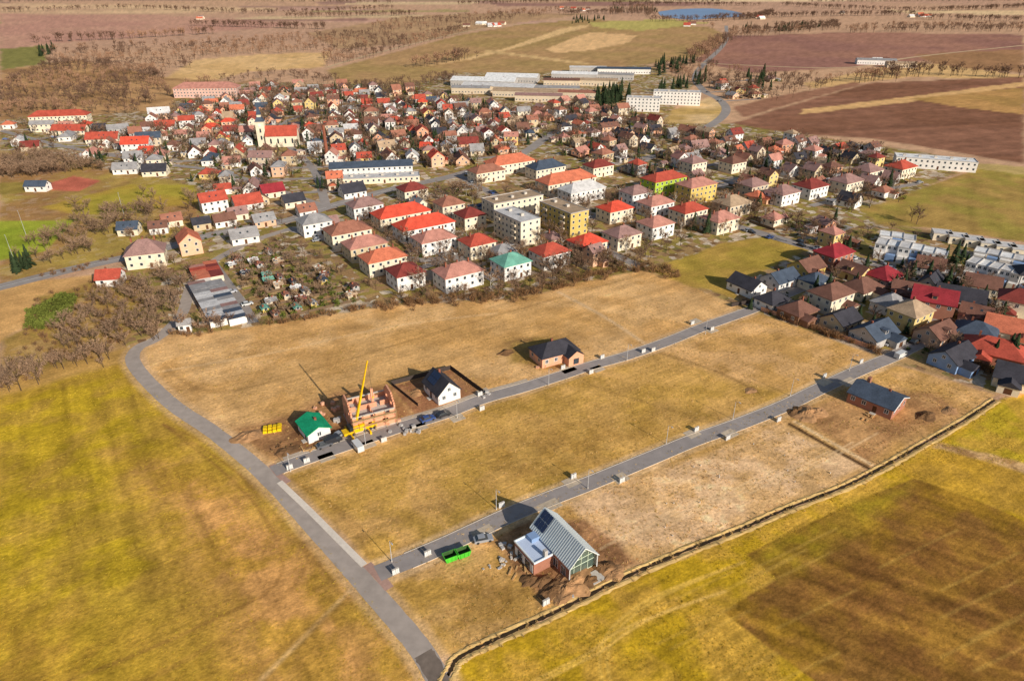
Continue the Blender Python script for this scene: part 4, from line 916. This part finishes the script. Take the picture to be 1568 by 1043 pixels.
beam(b,(hx,-hy,e),(hx,0,zr),.14,FRAME);beam(b,(hx,hy,e),(hx,0,zr),.14,FRAME);beam(b,(hx,-hy,0),(hx,-hy,e),.14,FRAME);beam(b,(hx,hy,0),(hx,hy,e),.14,FRAME)
b.cur='windows'
for u in (-hx+9.2,hx-2.2): window(b,'y-',hx,hy,u,.3,1.6,2.3,True)
for u in (-4,0,4): window(b,'y+',hx,hy,u,.9,1.4,1.4,True)
b.cur='annex_walls'; b.box(-2.2,-hy-2.55,0,7.2,5,3.1,WM('brick')); b.box(-2.2,-hy-5.1,.3,6.6,.06,2.2,WM('white'))
b.cur='annex_roof'; b.box(-2.2,-hy-2.55,3.1,7.6,5.05,.2,mat('flat_roof_sheet',S(190,202,222),.06,1,.5))
for cx_,cy_,sx,sy in ((-2.2,-hy-5.0,7.6,.25),(-5.9,-hy-2.5,.25,4.7),(1.5,-hy-2.5,.25,4.7)): b.box(cx_,cy_,3.3,sx,sy,.3,met)
b.box(-4.5,-hy-1.2,3.3,2,2,1.0,WM('blue')); b.box(1.0,-hy-1.9,3.32,.8,.8,1.7,WM('grey'))
b.cur='annex_windows'; b.box(-3.6,-hy-5.14,.4,1.8,.03,2,GLASS); b.box(-.8,-hy-5.14,.4,1.8,.03,2,GLASS)
mx,my=G(862,848); b.obj('modern_house',(mx,my),A33-math.pi/2,parts=True)
b=MB(); b.box(0,0,0,3,8,.12,CONC); b.obj('terrace',(mx+4.8,my-7.4),A33-math.pi/2)
for px,py,r in ((690,856,0),(709,850,0)):
    b=MB(); gm=mat('green_skip_paint',S(76,186,50),.15,1,.5,.4); gi=mat('skip_inside',S(60,90,45),.2)
    l0,l1,w_,h_=1.2,1.6,1.0,1.5
    o_=[(-l0,-w_*.9,.1),(l0,-w_*.9,.1),(l0,w_*.9,.1),(-l0,w_*.9,.1),(-l1,-w_,h_),(l1,-w_,h_),(l1,w_,h_),(-l1,w_,h_)]
    b.mesh(o_,[(3,2,1,0),(0,1,5,4),(1,2,6,5),(2,3,7,6),(3,0,4,7)],gm)
    i_=[(x*.93,y*.93,max(z,.3) if z<1 else z) for x,y,z in o_]; b.mesh(i_,[(0,1,2,3),(4,5,1,0),(5,6,2,1),(6,7,3,2),(7,4,0,3)],gi)
    b.mesh(o_[4:]+i_[4:],[(0,1,5,4),(1,2,6,5),(2,3,7,6),(3,0,4,7)],gm)
    for x in (-.9,0,.9): b.box(x,-w_-.02,.3,.1,.1,1.1,gm); b.box(x,w_+.02,.3,.1,.1,1.1,gm)
    b.obj('green_skip_container',G(px,py),A33-.1)
bm=mat('raw_clay_brick',S(222,158,124,.95),.16,2.5,.95); cm=mat('mortar',S(200,190,176),.1)
def wallo(b,p0,p1,z0,h,t,ops,m):
    (ax,ay),(bx,by)=p0,p1; L_=math.hypot(bx-ax,by-ay); an=math.atan2(by-ay,bx-ax); c,s_=math.cos(an),math.sin(an)
    def bx_(u0,u1,za,zb):
        if u1-u0>.02 and zb-za>.02: u=(u0+u1)/2; b.box(ax+c*u,ay+s_*u,za,u1-u0,t,zb-za,m,an)
    u=0
    for (o0,o1,s0,s1) in sorted(ops):
        bx_(u,o0,z0,z0+h); bx_(o0,o1,z0,z0+s0); bx_(o0,o1,z0+s1,z0+h); u=o1
    bx_(u,L_,z0,z0+h)
b=MB(); L,W=12,10; hx,hy=L/2,W/2
b.cur='slab'; b.box(0,0,0,L+.6,W+.6,.25,CONC)
for k,z in enumerate((.25,3.35)):
    b.cur='walls_%d'%k; h=2.9 if k==0 else 1.5
    op=[(1.2,2.6,.9,2.3),(4.2,6,.9 if k else 0,2.3),(8.2,9.8,.9,2.3)]
    if k: op=[(1.2,2.6,.6,1.5),(5,6.4,.6,1.5),(9,10.4,.6,1.5)]
    wallo(b,(-hx,-hy),(hx,-hy),z,h,.44,op,bm); wallo(b,(-hx,hy),(hx,hy),z,h,.44,op,bm)
    wallo(b,(-hx+.02,-hy+.23),(-hx+.02,hy-.23),z,h+(1 if k else 0),.44,[(1.5,3,.9,2.2),(6.5,8,.9,2.2)],bm); wallo(b,(hx-.02,-hy+.23),(hx-.02,hy-.23),z,h+(1 if k else 0),.44,[(1.5,3.4,.9,2.2),(6,7.8,.9,2.2)],bm)
    b.cur='partitions_%d'%k; wallo(b,(-hx+.3,.5),(hx-.3,.5),z,h-.1,.25,[(2,3,0,2.1),(8,9,0,2.1)],bm); wallo(b,(0,-hy+.3),(0,.3),z,h-.2,.25,[(2,3,0,2.1)],bm); wallo(b,(-2.5,.7),(-2.5,hy-.3),z,h-.1,.25,[],bm)
b.cur='ceiling_slab'; b.box(0,0,3.15,L-.02,W-.02,.2,CONC)
b.cur='gables'
for x in (-hx+.02,hx-.02):
    for j in range(5):
        w_=(W-.6)*(1-(j+.4)/8.5); b.box(x,0,5.85+j*.5,.44,w_,.5,bm)
b.cur='ring_beam'; b.box(0,-hy,4.85,L,.5,.18,cm); b.box(0,hy,4.85,L,.5,.18,cm)
b.cur='chimney'; b.box(1.5,1.4,3.3,.7,.7,5.5,bm)
b.cur='scaffold'; stl=mat('scaffold',S(180,150,105),.1)
for i in range(5):
    x=-hx+i*L/4
    for y_ in (-hy-.5,-hy-1.4): b.tube((x,y_,0),(x,y_,5.3),.05,.05,stl,4)
for z in (2.2,4.2): b.box(0,-hy-.95,z,L,.8,.08,stl)
b.obj('unfinished_brick_house',G(567,641),A33-.12,parts=True)
b=MB(); ye=mat('crane_yellow',S(235,185,20),.06,1,.4,.4); bx0,by0=G(551,660)
b.cur='chassis'; b.box(0,0,.7,9.5,2.5,.7,ye); b.box(4.1,0,.8,1.6,2.4,1.7,ye); b.box(4.93,0,1.7,.04,2.1,.65,GLASS)
b.cur='wheels'
for x in (-3.6,-2.2,1.2,2.6,3.9):
    for s in (-1.25,.85): b.tube((x,s,.55),(x,s+.4,.55),.55,.55,TYRE,12)
b.cur='outriggers'
for x in (-3,2): b.box(x,0,.75,.35,6,.25,ye); b.box(x,3,0,.5,.5,.8,ye); b.box(x,-3,0,.5,.5,.8,ye)
b.cur='superstructure'; b.box(-1.2,0,1.4,3.4,2.3,1.2,ye); b.box(.4,-1.2,1.4,1.6,.8,1.5,ye); b.box(-2.6,0,1.5,1,2.5,1.2,TYRE)
b.cur='boom'
def rot(v,a): return (v[0]*math.cos(a)-v[1]*math.sin(a),v[0]*math.sin(a)+v[1]*math.cos(a))
ca0=A33
tip=rot((4.4,-.6),-ca0); T3=np.array((tip[0],tip[1],22.5)); B3=np.array((-1,0,2.4))
for k in range(4):
    p=B3+(T3-B3)*k/4; q_=B3+(T3-B3)*(k+1)/4; b.tube(p,q_,.42-.07*k,.42-.07*k,ye,4)
b.tube(B3+(T3-B3)*.02+np.array((1.2,0,-.6)),B3+(T3-B3)*.25,.16,.12,TYRE,6)
b.cur='hook'; b.tube(T3,T3-np.array((-.4,0,11)),.03,.03,TYRE,4); b.box(T3[0]+.4,T3[1],11,.3,.3,.5,ye)
b.obj('mobile_crane',(bx0,by0),ca0,parts=True)
b=house('green_roof_house',G(482,663),7.8,6.2,1,A33-math.pi/2+.05,'gable','green_foil','white',pt=.45,big=True,parts=True,e=2.9)
h1=house('white_house',G(677,604),9.5,7.2,1,A33-math.pi/2,'gable','dark','white',pt=.95,big=True,parts=True)
b=MB()
hy=3.6
for i in range(4):
    for j in range(2):
        x0=-3.6+i*1.1; y0=-2.9+j*1.4; z0=3.35+(y0+hy)*.95+.36; b.mesh([(x0,y0,z0),(x0+1,y0,z0),(x0+1,y0+1.3,z0+1.235),(x0,y0+1.3,z0+1.235)],[(0,1,2,3)],so)
o=b.obj('solar_panels'); o.parent=h1
def fence(name,pts,h,m,post=True):
    b=MB(); l=GP(pts)
    for (ax,ay),(bx,by) in zip(l[:-1],l[1:]):
        an=math.atan2(by-ay,bx-ax); L_=math.hypot(bx-ax,by-ay); b.box((ax+bx)/2,(ay+by)/2,.05,L_,.08,h,m,an); n=int(L_/2.5)+1
        for i in range(n+1): b.box(ax+(bx-ax)*i/n,ay+(by-ay)*i/n,0,.14,.14,h+.15,m,an)
    b.obj(name)
df=mat('dark_fence_panel',S(70,60,55),.1)
fence('garden_fence_wall',[(600,590),(690,566),(740,603)],1.5,df); fence('garden_fence_wall',[(600,590),(640,622)],1.0,df)
fence('garden_wall',[(1165,476),(1230,498),(1340,538)],1.6,WM('salmon')); fence('garden_wall',[(1120,470),(1165,462)],1.5,df)
h2=house('brick_bungalow',G(848,548),13.5,8.4,1,A33-.1,'hip','dark','salmon',pt=.6,big=True,parts=True)
b=MB(); b.cur='wing_walls'; sm_=WM('salmon'); b.box(4,-5.2,0,5.5,4,3.1,sm_)
b.extr([(4-2.75,3.1),(4+2.75,3.1),(4,4.9)],-7.2,-3,sm_,'y')
b.mesh([(.8,-7.6,3.0),(4,-7.6,5.15),(7.2,-7.6,3.0),(.8,-1,3.0),(4,-1,5.15),(7.2,-1,3.0)],[(0,1,4,3),(1,2,5,4)],RM('dark'))
b.poly([(3,-7.23,.4),(5,-7.23,.4),(5,-7.23,2.4),(3,-7.23,2.4)],GLASS)
o=b.obj('front_wing'); o.parent=h2
h3=house('dark_roof_bungalow',G(1340,619),12.5,10,1,math.radians(-48),'gable','slate','brick',pt=.42,big=True,parts=True)
b=MB(); b.box(0,0,0,.9,1.2,6.3,WM('brick')); o=b.obj('big_chimney',(-4,2.5)); o.parent=h3
b=MB(); b.tube((6.72,-5.5,2.95+.05),(6.72,0,5.2+.1),.12,.12,FRAME,4); b.tube((6.72,5.5,2.95+.05),(6.72,0,5.2+.1),.12,.12,FRAME,4); o=b.obj('verge_boards'); o.parent=h3
b=MB()
random.seed(90)
for x,y in inpoly([(900,780),(1060,710),(1200,655),(1310,716),(1050,830)],16): b.box(x,y,0,.2,.2,random.uniform(.3,.5),CONC,random.random(),.8)
b.obj('boundary_stones')
DG=mat('dry_grass',S(216,180,118),.3,1); GG=mat('winter_grass',S(158,134,60),.3,1); GYM=mat('yellow_grass',S(188,162,56),.3,1)
tf=[(x,y,random.uniform(.15,.32)) for x,y in online([(704,1006),(850,937),(950,887),(1130,812),(1290,746),(1420,676),(1524,612)],.8,1.0)]
mass('dry_grass_verge',tf,TWB,[BARK,DG])
PL=[[(215,540),(410,500),(700,465),(985,417),(1090,495),(740,605),(560,665),(425,718),(270,618)],[(440,725),(740,618),(1150,482),(1330,545),(905,728),(600,870)],[(760,800),(1345,555),(1515,608),(1130,802),(700,1000),(590,885)]]
a1=[];a2=[]
for pl in PL:
    for x,y in inpoly(pl,5500):
        if float(vn(x,y,6,3))>.35: (a1 if random.random()<.55 else a2).append((x,y,random.uniform(.14,.32)))
mass('dry_grass_tufts',a1,TU,[BARK,DG]); mass('winter_grass_tufts',a2,TU,[BARK,GG])
a3=[(x,y,random.uniform(.1,.24)) for x,y in inpoly([(0,610),(190,555),(260,625),(400,730),(560,905),(690,1090),(0,1090)],9000)+inpoly([(720,1043),(1130,825),(1520,620),(1600,700),(1400,735),(1140,850),(1190,886),(1110,938),(1250,1060)],6000) if float(vn(x,y,5,2))>.4]
mass('field_grass_tufts',a3,TU,[BARK,GYM])
# ---------------------------------------------------------------- light & camera
EL,AZ=25,40
w=bpy.data.worlds.new('World'); scene.world=w; w.use_nodes=True; nt=w.node_tree
sk=nt.nodes.new('ShaderNodeTexSky'); sk.sky_type='NISHITA'; sk.sun_disc=False; sk.sun_elevation=math.radians(EL); sk.sun_rotation=math.radians(180-AZ)
nt.links.new(sk.outputs[0],nt.nodes['Background'].inputs[0]); nt.nodes['Background'].inputs[1].default_value=.09
sd=bpy.data.lights.new('sun','SUN'); sd.energy=5; sd.angle=math.radians(.5); sd.color=(1,.93,.83)
so_=bpy.data.objects.new('sun',sd); COL.objects.link(so_); so_.rotation_euler=(math.radians(90-EL),0,math.radians(AZ))
cd=bpy.data.cameras.new('camera'); cam=bpy.data.objects.new('camera',cd); COL.objects.link(cam); cd.sensor_width=36; cd.lens=36*F/1568; cd.clip_end=40000; cd.clip_start=1
cam.location=(0,0,H); cam.rotation_euler=(math.radians(90)-P,0,0); scene.camera=cam
scene.view_settings.view_transform='Standard'; scene.view_settings.look='None'; scene.view_settings.exposure=0
print('done',time.time()-T0,len(bpy.data.objects))
